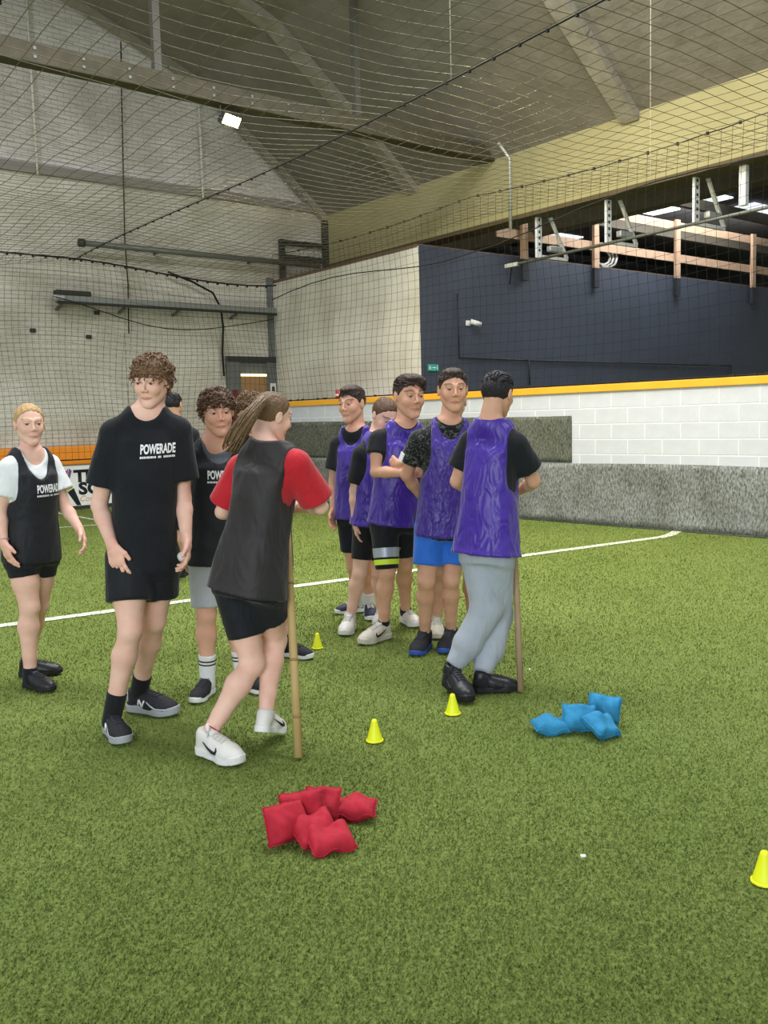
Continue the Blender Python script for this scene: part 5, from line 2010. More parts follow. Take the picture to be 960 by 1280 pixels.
    # ---- eyes
    for sg in (-1, 1):
        c = hc + R @ np.array([sg * 0.031, 0.0755, 0.006]) * hs
        gz = nrm(R[:, 1] + R[:, 0] * head.get('gaze', 0.0))
        n_ = 10
        r = 0.0118 * hs
        o = MB()
        bmx = bmesh.new(); bmesh.ops.create_uvsphere(bmx, u_segments=12, v_segments=8, radius=r)
        bmx.verts.index_update()
        o.add([Vector(c - b3) + v.co for v in bmx.verts], [[v.index for v in f.verts] for f in bmx.faces]); bmx.free()
        eo = o.build('eye', EYEW, body, True)
        q = Vector(gz)
        bmx = bmesh.new(); bmesh.ops.create_uvsphere(bmx, u_segments=10, v_segments=6, radius=0.0068 * hs)
        bmx.verts.index_update()
        ic = Vector(c - b3) + q * (r - 0.0042 * hs)
        MB().add([ic + v.co for v in bmx.verts], [[v.index for v in f.verts] for f in bmx.faces]).build('iris', IRIS, body, True)
        bmx.free()
    # ---- hair
    ext = None
    if head['hair'] == 'tied' and head.get('bun'):
        bc_ = hc + R @ np.array(head['bun']) * hs
        ext = [(Ell(bc_, np.array([0.028, 0.028, 0.028]) * hs), 0.01)]
    HM = hair_mat('hair_' + head['haircol'][0][1:], *head['haircol'])
    ho = build_hair(E, base, hc, R, hs, head['hair'], HM, seed, ext)
    if head.get('tail'):
        # ponytail: bundle of tapered locks
        rn = np.random.default_rng(seed)
        pts = [A3(px(a_, b_, Y + c_)) for a_, b_, c_ in head['tail']]
        rr = head['tailr']
        mbt = MB()
        dense = []
        M_ = 9
        for q in range(M_):
            f_ = q / (M_ - 1) * (len(pts) - 1); i0 = min(int(f_), len(pts) - 2)
            dense.append((pts[i0] + (pts[i0 + 1] - pts[i0]) * (f_ - i0), rr[i0] + (rr[i0 + 1] - rr[i0]) * (f_ - i0)))
        for k in range(170):
            an = rn.random() * 6.28; ro = math.sqrt(rn.random()); end = rn.uniform(0.75, 1.15); wob = rn.normal(0, 0.25)
            lp = []
            for q, (c_, r_) in enumerate(dense):
                a2 = nrm(dense[min(q + 1, M_ - 1)][0] - dense[max(q - 1, 0)][0])
                e1 = nrm(np.cross(a2, [0.3, 1, 0.2])); e2 = np.cross(a2, e1)
                aa = an + wob * q * 0.4
                lp.append(c_ + (e1 * math.cos(aa) + e2 * math.sin(aa) * 0.8) * r_ * ro)
            lp = [lp[0]] + [lp[0] + (v_ - lp[0]) * (1 + (end - 1) * (q + 1) / M_) for q, v_ in enumerate(lp[1:])]
            mbt.tube([v_ - b3 for v_ in lp], [0.0055 * (1 - 0.6 * (q / M_) ** 2) for q in range(M_)], 4)
        mbt.build('ponytail', HM, ho, True)
        tp_ = pts[0] * 0.8 + pts[1] * 0.2
        dd = nrm(pts[1] - pts[0])
        MB().tube([tp_ - dd * 0.01 - b3, tp_ + dd * 0.01 - b3], rr[0] * 1.05, 12).build('hair_tie', INK, ho, True)
    # ---- socks
    for sd in shoes:
        so = outfit.get('socks')
        if so:
            col, hgt = so[0], so[1]
            an, kn = ank[sd], W_['kn' + sd]
            top = an + nrm(kn - an) * hgt * s
            Fs = Field(np.minimum(an, top) - 0.09, np.maximum(an, top) + 0.09, 0.005)
            Fs.add(Cone(an - nrm(kn - an) * 0.02, top, 0.043 * s, (0.040 + hgt * 0.055) * s * legw, cap_b=True))
            p_, q_ = Fs.mesh(1)
            sobj = mesh_obj('sock', np_mesh('sock', p_ - b3, q_), col, E)
            if len(so) > 2:
                for zz in so[2]:
                    c0_ = an + nrm(kn - an) * (hgt - zz) * s
                    rr_ = (0.040 + (hgt - zz) * 0.055) * s * legw + 0.0025
                    MB().tube([c0_ - nrm(kn - an) * 0.004 - b3, c0_ + nrm(kn - an) * 0.004 - b3], rr_, 20, False).build('stripe', so[3], sobj, True)
    # ---- lower garment
    lo_g = outfit['lower']
    mtl = lo_g['mat']
    pts_ = [W_['hipL'], W_['hipR'], W_['knL'], W_['knR'], B + ax * 0.2]
    if lo_g.get('long'): pts_ += list(ank.values())
    pts_ = np.array(pts_)
    Fl = Field(pts_.min(0) - 0.2, pts_.max(0) + 0.2, 0.0075)
    of = lo_g.get('off', 0.014) * 0.8
    Fl.add(Loft(B, N, latH, latS, [-0.13, 0.0, 0.22, 0.36], prof_a[:4] + of, prof_b[:4] + of))
    for sd in 'LR':
        hj, kn, an = W_['hip' + sd], W_['kn' + sd], ank[sd]
        lw_ = legw * s
        lo_ = lo_g.get('loose', 0.018)
        if lo_g.get('long'):
            Fl.add(Cone(hj, kn, 0.088 * lw_ + of, 0.058 * lw_ + lo_), 0.04)
            m_ = kn + (an - kn) * 0.55
            Fl.add(Cone(kn, m_, 0.062 * lw_ + lo_, 0.056 * lw_ + lo_), 0.03)
            e_ = cuff[sd] + nrm(kn - an) * 0.015
            Fl.add(Cone(m_, e_, 0.056 * lw_ + lo_, 0.048 * s, cap_b=True), 0.02)
        else:
            fr_ = lo_g['len'][sd] if isinstance(lo_g['len'], dict) else lo_g['len']
            th_ = nrm(kn - hj)
            ln = np.linalg.norm(kn - hj)
            if fr_ <= 1.0:
                end = hj + (kn - hj) * fr_
                rt = np.interp(fr_, [0, 0.55, 1], [0.088, 0.074, 0.056]) * lw_
                Fl.add(Cone(hj, end, 0.088 * lw_ + of, rt + lo_, cap_b=True), 0.035)
            else:
                Fl.add(Cone(hj, kn, 0.088 * lw_ + of, 0.058 * lw_ + lo_), 0.035)
                end = kn + (an - kn) * (fr_ - 1.0)
                Fl.add(Cone(kn, end, 0.060 * lw_ + lo_, 0.060 * lw_ + lo_ * 1.1, cap_b=True), 0.015)
    Pl, Ql = Fl.mesh(2)
    Pl = wrinkle(Pl, Ql, lo_g.get('amp', 0.004), lo_g.get('freq', 34), seed + 11)
    lname = 'sweatpants' if lo_g.get('long') else 'shorts'
    lobj = mesh_obj(lname, np_mesh(lname, Pl - b3, Ql), mtl, E)
    if lo_g.get('bands'):
        for (sd, f0, f1, m_, nm) in lo_g['bands']:
            hj, kn = W_['hip' + sd], W_['kn' + sd]
            fr_ = lo_g['len'][sd] if isinstance(lo_g['len'], dict) else lo_g['len']
            end = hj + (kn - hj) * fr_ if fr_ <= 1 else kn
            a_, b_ = hj + (kn - hj) * f0, hj + (kn - hj) * f1
            thd = nrm(kn - hj)
            # ring hugging the cloth
            bv = BVHTree.FromPolygons([tuple(p) for p in Pl], [tuple(q) for q in Ql])
            e1 = nrm(np.cross(thd, [0, 1, 0])); e2 = np.cross(thd, e1)
            ng = 36
            vs, fs = [], []
            for c_ in (a_, b_):
                for i in range(ng):
                    an_ = 2 * math.pi * i / ng
                    dv = e1 * math.cos(an_) + e2 * math.sin(an_)
                    hit = bv.ray_cast(Vector(c_ + dv * 0.35), Vector(-dv))
                    rr_ = np.linalg.norm(A3(hit[0]) - c_) if hit[0] is not None else 0.09
                    rr_ = min(rr_, 0.13)
                    vs.append(c_ + dv * (rr_ + 0.0035) - b3)
            for i in range(ng):
                j = (i + 1) % ng
                fs.append((i, j, ng + j, ng + i))
            MB().add(vs, fs).build(nm, m_, lobj, True)
    # ---- upper garments
    up_ = outfit['upper']
    off = up_.get('off', 0.010)
    hem = up_.get('hem', -0.22)
    ts2 = np.array([min(hem, -0.05), 0.0, 0.22, 0.40, 0.72, 0.92, 1.03, tnk + 0.01])
    fl = up_.get('flare', 0.012)
    a2 = np.array([prof_a[1] + fl, prof_a[1] + fl * 0.7, prof_a[2] + 0.006 + fl * .5, prof_a[3] + 0.010 + fl * .3, prof_a[4] + 0.006, prof_a[5] + 0.002, prof_a[6] + 0.002, nr * 1.25]) + off
    b2 = np.array([prof_b[1] + fl, prof_b[1] + fl * 0.7, prof_b[2] + 0.006 + fl * .5, prof_b[3] + 0.010 + fl * .4, prof_b[4] + 0.008, prof_b[5] + 0.002, prof_b[6] + 0.002, nr * 1.2]) + off
    LT = Loft(B, N, latH, latS, ts2, a2, b2)
    jj = [W_[k] for k in ('shL', 'shR', 'elL', 'elR', 'neck')] + [B + (N - B) * hem]
    jj = np.array(jj)
    lo, hi = jj.min(0) - 0.22, jj.max(0) + 0.22

    def tee(extra, sleeves=True, h=0.0075):
        Ft = Field(lo, hi, h)
        l2 = Loft(B, N, latH, latS, ts2, a2 + extra, b2 + extra)
        Ft.add(l2)
        for sd in 'LR':
            sh, el = W_['sh' + sd], W_['el' + sd]
            Ft.add(Cone(neck + (sh - neck) * 0.12 - ax * 0.018, sh, 0.050 * s + extra, 0.052 * s + extra), 0.045)
            if sleeves:
                sf = up_.get('sleeve', 0.6)
                sf = sf[sd] if isinstance(sf, dict) else sf
                ar = armw * s
                sl_ = up_.get('slw', 0.0)
                Ft.add(Cone(sh, sh + (el - sh) * sf, 0.062 * ar + extra, 0.064 * ar + 0.006 + sl_ + extra, cap_b=True), 0.03)
        # neck opening
        nd = nrm(hbase - neck)
        tn_ = float(((neck - B) @ ax)) + 0.030 * s
        nw_ = nr * 1.22 + up_.get('neckw', 0.004) - extra * 0.2
        df_ = up_.get('nfront', 0.066) * s

        def ncut(X, Y_, Z):
            u, t, w = l2.coords(X, Y_, Z)
            dv = np.minimum(t * l2.L - tn_, 0)
            dv = np.where(w < -0.01, np.minimum(t * l2.L - tn_ - 0.012 * s, 0), dv)
            dep = np.where(w > -0.01, df_, 0.030 * s)
            return (np.sqrt((u / nw_) ** 2 + (dv / dep) ** 2) - 1) * 0.05
        Ft.add(Fn(lo, hi, ncut), 0.004, cut=True)
        return Ft
    if up_.get('tee') is not None:
        Ft = tee(0.0)
        Pt, Qt = Ft.mesh(2)
        Pt = wrinkle(Pt, Qt, up_.get('amp', 0.005), 26, seed + 3)
        tobj = mesh_obj('tshirt', np_mesh('tshirt', Pt - b3, Qt), up_['tee'], E)
        top = (Pt, Qt, tobj)
        # neck rib
        ndv = nrm(hbase - neck)
    if up_.get('bib') is not None:
        bo = up_.get('bibgrow', 0.012)
        hem_b = up_.get('bibhem', hem)
        Fb = Field(lo, hi, 0.0065)
        tsb = ts2.copy(); tsb[0] = min(hem_b, -0.05)
        gf = up_.get('bibflare', 0.012)
        ab = a2 + bo + np.array([gf, gf * .8, gf * .5, gf * .3, 0, 0, 0, 0]); bb = b2 + bo + np.array([gf, gf * .8, gf * .5, gf * .3, 0, 0, 0, 0])
        lb = Loft(B, N, latH, latS, tsb, ab, bb)
        Fb.add(lb)
        for sd in 'LR':
            sh = W_['sh' + sd]
            Fb.add(Cone(neck + (sh - neck) * 0.12 - ax * 0.018, sh, 0.050 * s + bo, 0.050 * s + bo), 0.045)
        nd = nrm(hbase - neck)
        scf, scb = up_.get('scoop', (0.13, 0.03))
        hw = max(up_.get('strap', 0.125), 0.118) * s
        tN = float(((neck - B) @ ax) / lb.L)
        tS = 1.0

        def cuts(X, Y_, Z):
            u, t, w = lb.coords(X, Y_, Z)
            v = t * lb.L
            vn = tN * lb.L
            dep = np.where(w > -0.01, scf + 0.03, scb + 0.025) * s
            nw = up_.get('scoopw', 0.082) * s
            nw = max(nw, nr * 1.22 + up_.get('neckw', 0.004) + 0.008)
            e = np.sqrt((u / nw) ** 2 + (np.minimum(v - vn - np.where(w > -0.01, 0.028 * s, 0.042 * s), 0) / dep) ** 2) - 1
            dn = e * np.minimum(nw, dep)
            vs_ = tS * lb.L - up_.get('armdrop', 0.085) * s
            au, av = 0.095 * s, up_.get('armh', 0.185) * s
            ea = np.sqrt(((np.abs(u) - (hw + au)) / au) ** 2 + ((v - vs_) / av) ** 2) - 1
            da = ea * au
            above = (hw - np.abs(u)) + 0 * v
            above = np.where(v > vs_, above, 1.0)
            return np.minimum(np.minimum(dn, da), above)
        Fb.add(Fn(lo, hi, cuts), 0.004, cut=True)
        Pb, Qb = Fb.mesh(2)
        Pb = wrinkle(Pb, Qb, up_.get('bibamp', 0.008), up_.get('bibfreq', 24), seed + 5)
        bobj = mesh_obj('bib', np_mesh('bib', Pb - b3, Qb), up_['bib'], E)
        top = (Pb, Qb, bobj)
    # ---- chest print
    if up_.get('print'):
        Pb, Qb, tobj = top
        bv = BVHTree.FromPolygons([tuple(p) for p in Pb], [tuple(q) for q in Qb])
        uc, tc_, wd = up_['print']
        cen = B + (N - B) * tc_ + latS * uc
        for txt, sz, dz, bold, nm in (('POWERADE', 0.062, 0.0, 0.0022, 'chest_lettering'), (None, 0.010, -0.036, 0, 'small_print_row')):
            if txt is None:          # second line of print, too small to read in the photograph
                mk = MB(); xq = 0.0
                for q_ in range(20):
                    wq = (0.62, 0.5, 0.7, 0.42)[q_ % 4] * sz
                    if q_ not in (9, 12): mk.add([(xq, -sz / 2, 0), (xq + wq, -sz / 2, 0), (xq + wq, sz / 2, 0), (xq, sz / 2, 0)], [(0, 1, 2, 3)])
                    xq += wq + sz * 0.25
                mk.v = [(v[0] - xq / 2, v[1], v[2]) for v in mk.v]
                me = mk.mesh('small_print_row')
            else:
                me = text_mesh(txt, sz, bold, 1.0, 2)
            xs = np.array([v.co.x for v in me.vertices])
            sc = wd / (xs.max() - xs.min())
            for v in me.vertices:
                q = cen + latS * (v.co.x * sc) + ax * (v.co.y * (1.0 if dz == 0 else 1.0) + dz)
                hit = bv.ray_cast(Vector(q + front * 0.5), Vector(-front))
                p = A3(hit[0]) + front * 0.004 if hit[0] is not None else q + front * 0.15
                v.co = Vector(p - b3)
            mesh_obj(nm, me, LOGOW, tobj)
    if up_.get('sleeve_patch'):
        sd = up_['sleeve_patch']
        sh, el = W_['sh' + sd], W_['el' + sd]
        c = sh + (el - sh) * 0.52
        o_ = -A3(CR) * 0.9 - A3((0, 1, 0)) * 0.4
        o_ = nrm(o_ - nrm(el - sh) * (o_ @ nrm(el - sh)))
        bvt = BVHTree.FromPolygons([tuple(p) for p in Pt], [tuple(q) for q in Qt])
        hit = bvt.ray_cast(Vector(c + o_ * 0.4), Vector(-o_))
        p = A3(hit[0]) + o_ * 0.002 if hit[0] is not None else c + o_ * 0.08
        side_ = nrm(np.cross(o_, nrm(el - sh)))
        MB().box(Vector(p - b3), 0.022, 0.003, 0.028, Vector(side_), Vector(o_), Vector(nrm(sh - el))).build('sleeve_patch', LOGOW, tobj if up_.get('tee') is None else bpy.data.objects[E.children[0].name] if False else [c_ for c_ in E.children if c_.name.startswith('tshirt')][0])
    for (jn, tow, off_, r_, m_, nm) in outfit.get('rings', ()):
        c_ = (W_[jn] if jn in W_ else ank[jn[-1]])
        t_ = W_[tow]
        dv = nrm(t_ - c_)
        c_ = c_ + dv * off_
        e1 = nrm(np.cross(dv, [0.2, 1, 0.1])); e2 = np.cross(dv, e1)
        MB().tube([c_ + (e1 * math.cos(a) + e2 * math.sin(a)) * r_ - b3 for a in np.linspace(0, 6.2832, 19)], 0.003, 5, False).build(nm, m_, E, True)
    return E, W_


BROWN = ('#4a3527', '#6b4e38')
DKBROWN = ('#2e211a', '#43322a')
BLOND = ('#b08b5c', '#cba976')
LTBROWN = ('#5d4630', '#7d6243')
BLACKH = ('#17151a', '#26222a')

BIBP = dict(bib=PURPLE, bibgrow=0.012)

# 1 blonde girl, far left
person('blonde girl in white tee, black bib and black shorts at the left edge', 5.22,
       dict(head=(37, 531, 0), neck=(40, 567, 0.02), shL=(62, 582, 0.10), shR=(13, 586, -0.08), elL=(82, 634, 0.10), wrL=(99, 661, 0.02), tipL=(112, 689, -0.02),
            elR=(1, 640, -0.10), wrR=(4, 677, -0.16), tipR=(14, 706, -0.18), hipL=(53, 690, 0.07), hipR=(26, 692, -0.05), knL=(48, 757, 0.08), knR=(37, 758, -0.06)),
       {'R': ((32, 859), (67, 866), 'black', 0), 'L': ((26, 846), (76, 843), 'black', 0)},
       dict(yaw=32, pitch=2, hair='tied', haircol=BLOND, bun=(0.0, -0.115, 0.005), gaze=0.1),
       dict(upper=dict(tee=WHITETEE, sleeve=0.62, slw=0.012, bib=BLACKBIB, hem=-0.05, bibhem=-0.09, scoop=(0.165, 0.05), scoopw=0.072, strap=0.118, armh=0.20, print=(0.035, 0.76, 0.16), neckw=0.010, nfront=0.12, flare=0.0, bibflare=0.0),
            lower=dict(mat=BLACKSHORT, len=0.42, off=0.012, loose=0.008, amp=0.002), socks=(SOCKB, 0.05), rings=[('wrR', 'elR', 0.012, 0.031, SILVER, 'bracelet')]),
       s=0.97, girth=1.0, female=True, skin='pale', hpx=51, legw=1.02, seed=1, hands={'L': dict(curl=0.7), 'R': dict(curl=0.4, spread=0.8)})

# 2 tall boy
person('tall curly haired boy in black printed tee, black shorts and black running shoes', 4.42,
       dict(head=(190, 477, -0.02), neck=(186, 517, 0.0), shL=(222, 538, 0.03), shR=(143, 542, -0.03), elL=(229, 622, 0.06), wrL=(233, 674, -0.02), tipL=(236, 712, -0.06),
            elR=(124, 632, -0.03), wrR=(140, 681, -0.13), tipR=(152, 723, -0.16), hipL=(198, 695, 0.04), hipR=(160, 697, -0.03), knL=(193, 776, 0.06), knR=(163, 788, -0.12)),
       {'R': ((137, 914), (157, 933), 'runner', 0), 'L': ((160, 888), (224, 896), 'runner', 0)},
       dict(yaw=-10, pitch=12, roll=-3, hair='mop', haircol=('#5f452f', '#86674a'), gaze=-0.1, jaw=0.97),
       dict(upper=dict(tee=BLACKTEE, sleeve=0.72, slw=0.012, hem=-0.10, flare=0.012, print=(0.045, 0.87, 0.165), nfront=0.085, amp=0.006),
            lower=dict(mat=BLACKSHORT, len=0.60, off=0.016, loose=0.034), socks=(SOCKB, 0.13)),
       s=1.03, girth=0.98, skin='pale', hpx=60, seed=2, hands={'L': dict(curl=0.7), 'R': dict(curl=0.45, spread=0.5, palm=(0.4, 0.9, 0), thumb=(1, -0.2, 0))})

# 3 boy at the back, seen from behind
person('boy with cropped black hair in purple bib seen from behind at the far back', 8.6,
       dict(head=(217, 506, 0), neck=(218, 527, 0), shL=(194, 546, 0), shR=(241, 543, 0), elL=(190, 582, 0), wrL=(192, 612, -.05), elR=(246, 580, 0), wrR=(244, 610, -.05),
            hipL=(207, 622, 0), hipR=(229, 622, 0), knL=(208, 672, 0), knR=(227, 672, 0)),
       {'L': ((209, 722), (205, 718), 'black', 0), 'R': ((227, 722), (231, 718), 'black', 0)},
       dict(yaw=170, pitch=0, hair='crop', haircol=BLACKH),
       dict(upper=dict(tee=BLACKTEE, hem=-0.2, **BIBP), lower=dict(mat=BLACKSHORT, len=0.8), socks=(SOCKB, 0.08)),
       s=0.95, skin='mid', hpx=29, seed=3)

# 4 curly boy in light grey shorts
person('smiling curly haired boy in slate grey tee, black printed bib and light grey shorts', 4.98,
       dict(head=(272, 516, 0), neck=(268, 557, 0.0), shL=(303, 576, 0.06), shR=(240, 576, -0.02), elL=(313, 632, 0.06), wrL=(308, 684, -0.02), elR=(234, 632, 0.04), wrR=(233, 682, 0.02),
            hipL=(288, 690, 0.04), hipR=(257, 690, -0.02), knL=(294, 768, 0.02), knR=(258, 768, -0.06)),
       {'R': ((261, 868), (246, 879), 'blackrun', 0), 'L': ((300, 862), (334, 868), 'blackrun', 0)},
       dict(yaw=18, pitch=6, roll=3, hair='curly', haircol=BROWN, gaze=0.1),
       dict(upper=dict(tee=GREYTEE, sleeve=0.5, bib=BLACKBIB, hem=-0.1, bibhem=-0.12, scoop=(0.125, 0.03), scoopw=0.095, strap=0.15, armh=0.14, print=(0.005, 0.85, 0.165), neckw=0.008, nfront=0.09),
            lower=dict(mat=GREYSHORT, len=0.88, off=0.016, loose=0.022, amp=0.003), socks=(SOCKW, 0.16, (0.03, 0.05), INK)),
       s=0.96, skin='fair', hpx=55, seed=4, hands={'L': dict(curl=0.6)})

# 5 boy mostly hidden
person('boy with wavy light brown hair mostly hidden behind the girl in red sleeves', 5.72,
       dict(head=(314, 516, 0), neck=(322, 548, 0), shL=(352, 565, 0.03), shR=(298, 565, -0.02), elL=(356, 612, 0.05), wrL=(340, 650, -.05), elR=(294, 612, 0), wrR=(318, 650, -0.1),
            hipL=(345, 656, 0.02), hipR=(315, 656, 0), knL=(353, 735, 0.0), knR=(335, 735, 0)),
       {'L': ((352, 820), (391, 825), 'blackrun', 0), 'R': ((312, 821), (343, 826), 'blackrun', 0)},
       dict(yaw=15, pitch=8, hair='curly', haircol=LTBROWN),
       dict(upper=dict(tee=BLACKTEE, hem=-0.12), lower=dict(mat=BLACKSHORT, len=0.7), socks=(SOCKB, 0.08)),
       s=0.95, girth=0.95, skin='fair', hpx=46, seed=5)

# 6 girl with the bamboo stick
person('girl with brown ponytail and red sleeves bending over the bamboo stick, seen from behind', 4.12,
       dict(head=(340, 521, 0.10), neck=(330, 559, 0.06), shL=(301, 586, 0.12), shR=(371, 580, -0.02), elL=(278, 640, 0.18), wrL=(337, 650, 0.42),
            tipL=(362, 645, 0.44), elR=(401, 634, 0.08), wrR=(374, 634, 0.36), tipR=(350, 628, 0.44), hipL=(292, 728, 0.05), hipR=(329, 726, -0.02), knL=(316, 830, 0.02), knR=(344, 800, 0.16)),
       {'L': ((244, 939), (308, 961), 'af1', 0), 'R': ((326, 940), (349, 921), 'af1', 0.35)},
       dict(yaw=128, pitch=14, roll=4, hair='tied', haircol=LTBROWN, tail=[(331, 498, -0.03), (312, 520, -0.10), (296, 545, -0.11), (291, 557, -0.10)], tailr=[0.016, 0.034, 0.042, 0.036]),
       dict(upper=dict(tee=REDTEE, sleeve=0.80, slw=0.012, bib=FADEBIB, hem=-0.05, bibhem=-0.10, scoop=(0.10, 0.015), strap=0.13, armh=0.20, armdrop=0.10, bibflare=0.014, bibamp=0.007, flare=0.01),
            lower=dict(mat=BLACKSHORT, len={'L': 0.66, 'R': 0.60}, off=0.014, loose=0.014, amp=0.002), rings=[('ankL', 'knL', 0.045, 0.042, REDTEE, 'anklet')]),
       s=0.98, girth=0.98, female=True, skin='pale', hpx=60, seed=6, legw=1.02,
       hands={'L': dict(curl=1.5, palm=(0.3, 0.9, 0), thumb=(0, 0, 1)), 'R': dict(curl=1.5, palm=(-0.5, 0.85, 0), thumb=(0, 0, 1))})

# 7 boy at the left of the waiting line
person('boy in purple bib looking left at the left end of the waiting line', 6.80,
       dict(head=(440, 505, 0), neck=(445, 538, 0.02), shL=(467, 556, -0.04), shR=(422, 556, 0.06), elL=(470, 606, -0.02), wrL=(464, 645, -0.05), elR=(417, 602, 0.08), wrR=(417, 637, 0.02),
            tipR=(414, 656, -0.02), hipL=(458, 643, -0.03), hipR=(437, 643, 0.04), knL=(458, 706, -0.04), knR=(442, 706, 0.06)),
       {'R': ((453, 765), (424, 768), 'navy', 0), 'L': ((461, 768), (466, 778), 'navy', 0)},
       dict(yaw=-32, pitch=6, hair='short', haircol=DKBROWN, gaze=-0.1),
       dict(upper=dict(tee=BLACKTEE, sleeve=0.66, slw=0.008, hem=-0.05, bibhem=-0.03, scoop=(0.13, 0.03), strap=0.10, **BIBP),
            lower=dict(mat=NAVYSHORT, len=0.72, off=0.014, loose=0.022), socks=(SOCKW, 0.12)),
       s=0.98, skin='fair', hpx=44, seed=7)

# 8 partly hidden player looking down
person('player with slicked back hair looking down, half hidden in the purple bib line', 6.44,
       dict(head=(481, 520, 0.06), neck=(472, 546, 0.08), shL=(496, 566, 0.06), shR=(452, 568, -0.02), elL=(500, 612, 0.1), wrL=(492, 650, 0.02), elR=(443, 614, -0.02), wrR=(444, 653, -0.04),
            tipR=(446, 673, -0.06), hipL=(478, 652, 0.05), hipR=(457, 652, 0.0), knL=(474, 716, 0.10), knR=(450, 716, -0.04)),
       {'R': ((440, 785), (430, 797), 'white', 0), 'L': ((478, 775), (472, 784), 'white', 0)},
       dict(yaw=28, pitch=32, roll=-4, hair='tied', haircol=BROWN),
       dict(upper=dict(tee=BLACKTEE, sleeve=0.80, hem=-0.05, bibhem=-0.02, strap=0.09, **BIBP),
            lower=dict(mat=BLACKSHORT, len=0.74, off=0.012, loose=0.008, amp=0.002)),
       s=0.95, skin='pale', hpx=44, seed=8)

# 9 arms crossed
person('boy with swept dark hair standing with crossed arms in purple bib and banded shorts', 6.12,
       dict(head=(511, 496, -0.02), neck=(507, 533, 0.0), shL=(534, 550, 0.04), shR=(473, 550, -0.02), elL=(540, 592, 0.02), wrL=(499, 580, -0.17), tipL=(480, 582, -0.06),
            elR=(470, 590, -0.06), wrR=(514, 591, -0.23), tipR=(537, 586, -0.10), hipL=(505, 650, 0.06), hipR=(480, 650, -0.02), knL=(506, 706, 0.20), knR=(484, 715, -0.08)),
       {'R': ((488, 797), (449, 808), 'af1worn', 0), 'L': ((503, 777), (524, 786), 'white', 0)},
       dict(yaw=24, pitch=4, hair='swept', haircol=DKBROWN),
       dict(upper=dict(tee=BLACKTEE, sleeve=0.42, slw=0.006, hem=-0.04, bibhem=0.0, scoop=(0.045, 0.02), strap=0.125, armh=0.15, **BIBP),
            lower=dict(mat=BLACKSHORT, len={'R': 0.94, 'L': 0.72}, off=0.014, loose=0.018, bands=[('R', 0.54, 0.72, REFLECT, 'reflective_band'), ('R', 0.76, 0.86, FLUO, 'fluorescent_band')]), socks=(SOCKB, 0.05)),
       s=0.99, skin='mid', hpx=52, seed=9, hands={'L': dict(curl=0.5, palm=(0.1, 1, 0), thumb=(0, 0, 1)), 'R': dict(curl=0.5, palm=(0.1, 1, 0), thumb=(0, 0, 1))})

# 10 blue shorts
person('boy in patterned black tee, crinkled purple bib and bright blue shorts', 5.72,
       dict(head=(566, 488, 0), neck=(562, 529, 0.02), shL=(597, 550, 0.03), shR=(524, 550, 0.0), elL=(608, 602, 0.10), wrL=(585, 640, 0.22), elR=(508, 594, 0.08), wrR=(532, 628, 0.24),
            hipL=(570, 660, 0.02), hipR=(538, 660, 0.0), knL=(564, 724, 0.0), knR=(533, 726, -0.04)),
       {'R': ((538, 806), (514, 825), 'bluesole', 0), 'L': ((567, 805), (553, 820), 'bluesole', 0)},
       dict(yaw=4, pitch=2, hair='crop', haircol=DKBROWN, jaw=0.97),
       dict(upper=dict(tee=PATTEE, sleeve=0.62, slw=0.008, bib=PURPLE2, bibgrow=0.012, hem=-0.12, bibhem=-0.09, scoop=(0.125, 0.03), strap=0.115, armh=0.2, armdrop=0.09, sleeve_patch='R', neckw=0.006, bibamp=0.009, bibfreq=30),
            lower=dict(mat=BLUESHORT, len=0.70, off=0.016, loose=0.026)),
       s=0.99, girth=0.98, skin='tan', hpx=52, seed=10)

# 11 hidden player behind, only a leg shows
person('player almost wholly hidden behind the boy in blue shorts, one white shoe showing', 6.16,
       dict(head=(568, 503, 0.14), neck=(567, 533, 0.16), shL=(590, 553, 0.16), shR=(544, 553, 0.14), elL=(594, 600, 0.18), wrL=(588, 640, 0.12), elR=(542, 600, 0.18), wrR=(552, 640, 0.10),
            hipL=(588, 652, 0.10), hipR=(562, 652, 0.08), knL=(588, 716, 0.10), knR=(551, 716, 0.06)),
       {'R': ((545, 787), (548, 804), 'af1worn', 0), 'L': ((590, 787), (592, 798), 'af1worn', 0)},
       dict(yaw=-10, pitch=8, hair='crop', haircol=DKBROWN),
       dict(upper=dict(tee=BLACKTEE, sleeve=0.6, hem=-0.05, bibhem=-0.03, **BIBP), lower=dict(mat=BLACKSHORT, len=0.78)),
       s=0.92, skin='mid', hpx=42, seed=12)

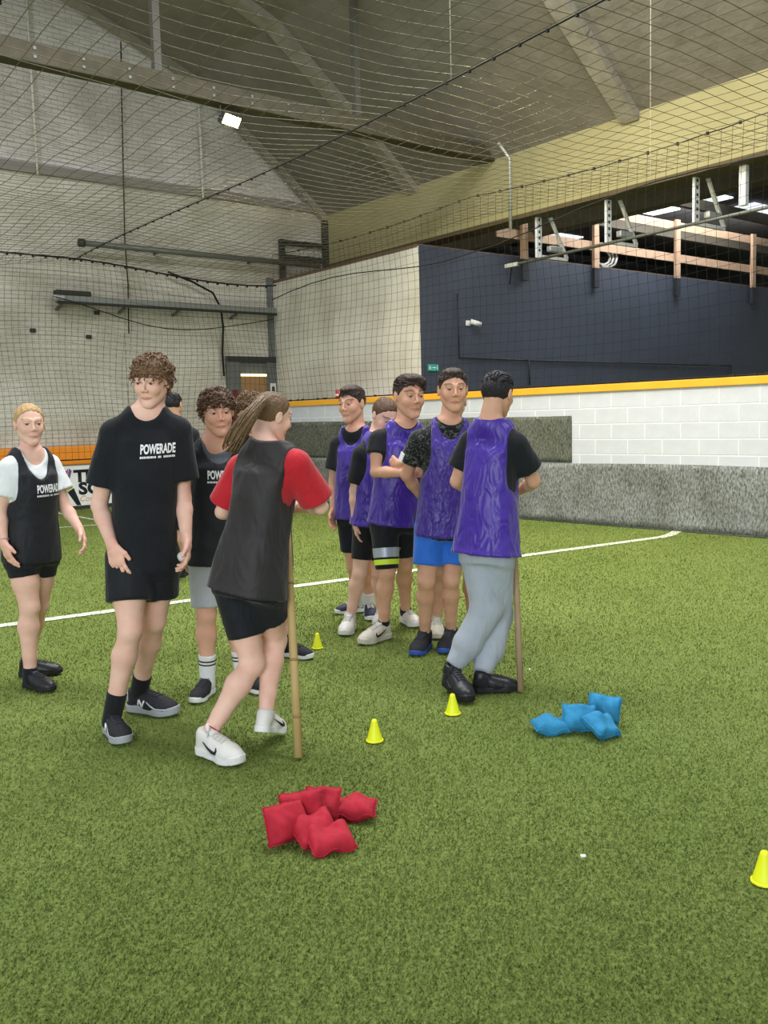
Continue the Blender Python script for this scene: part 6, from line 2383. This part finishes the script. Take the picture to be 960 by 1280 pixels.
# 12 boy with the wooden stick
person('boy with short black hair in purple bib and grey sweatpants holding the wooden stick', 4.92,
       dict(head=(622, 493, 0.05), neck=(614, 531, 0.03), shL=(588, 552, 0.12), shR=(645, 556, -0.03), elL=(571, 602, 0.18), wrL=(618, 632, 0.40), tipL=(640, 640, 0.42), elR=(667, 602, 0.08),
            wrR=(650, 613, 0.30), tipR=(632, 614, 0.40), hipL=(594, 686, 0.05), hipR=(622, 686, -0.03), knL=(608, 762, -0.02), knR=(622, 770, 0.10)),
       {'L': ((558, 862), (588, 882), 'blacktop', 0.12), 'R': ((602, 866), (637, 864), 'blacktop', 0)},
       dict(yaw=146, pitch=8, roll=2, hair='short', haircol=BLACKH),
       dict(upper=dict(tee=BLACKTEE, sleeve=0.62, slw=0.014, bib=PURPLE, hem=-0.06, bibhem=-0.04, scoop=(0.10, 0.015), strap=0.12, armh=0.22, armdrop=0.13, bibflare=0.03, flare=0.012, bibamp=0.008),
            lower=dict(mat=GREYSWEAT, long=True, off=0.016, loose=0.028, amp=0.008, freq=26), socks=(SOCKB, 0.07)),
       s=0.98, skin='mid', hpx=54, seed=13, legw=0.86, girth=0.93,
       hands={'L': dict(curl=1.5, palm=(0.4, 0.8, 0), thumb=(0, 0, 1)), 'R': dict(curl=1.5, palm=(-0.5, 0.8, 0), thumb=(0, 0, 1))})

# small white thing at the tall boy's hand
bmx = bmesh.new(); bmesh.ops.create_icosphere(bmx, subdivisions=3, radius=0.024); bmx.verts.index_update()
mbb = MB().add([v.co * (1 + 0.04 * math.sin(v.co.x * 160) * math.sin(v.co.z * 140)) for v in bmx.verts], [[v.index for v in f.verts] for f in bmx.faces]); bmx.free()
wb_ = empty('ball', px(228, 696, 4.42))
tag(wb_, 'small white ball held in the left hand of the tall curly haired boy', 'ball')
mbb.build('shell', LEATHW, wb_, True)
MB().tube([Vector((math.cos(a) * 0.0242, 0.006 * math.sin(2 * a), math.sin(a) * 0.0242)) for a in [k * math.tau / 28 for k in range(29)]], 0.0012, 5, False).build('seam', LACEW, wb_, True)
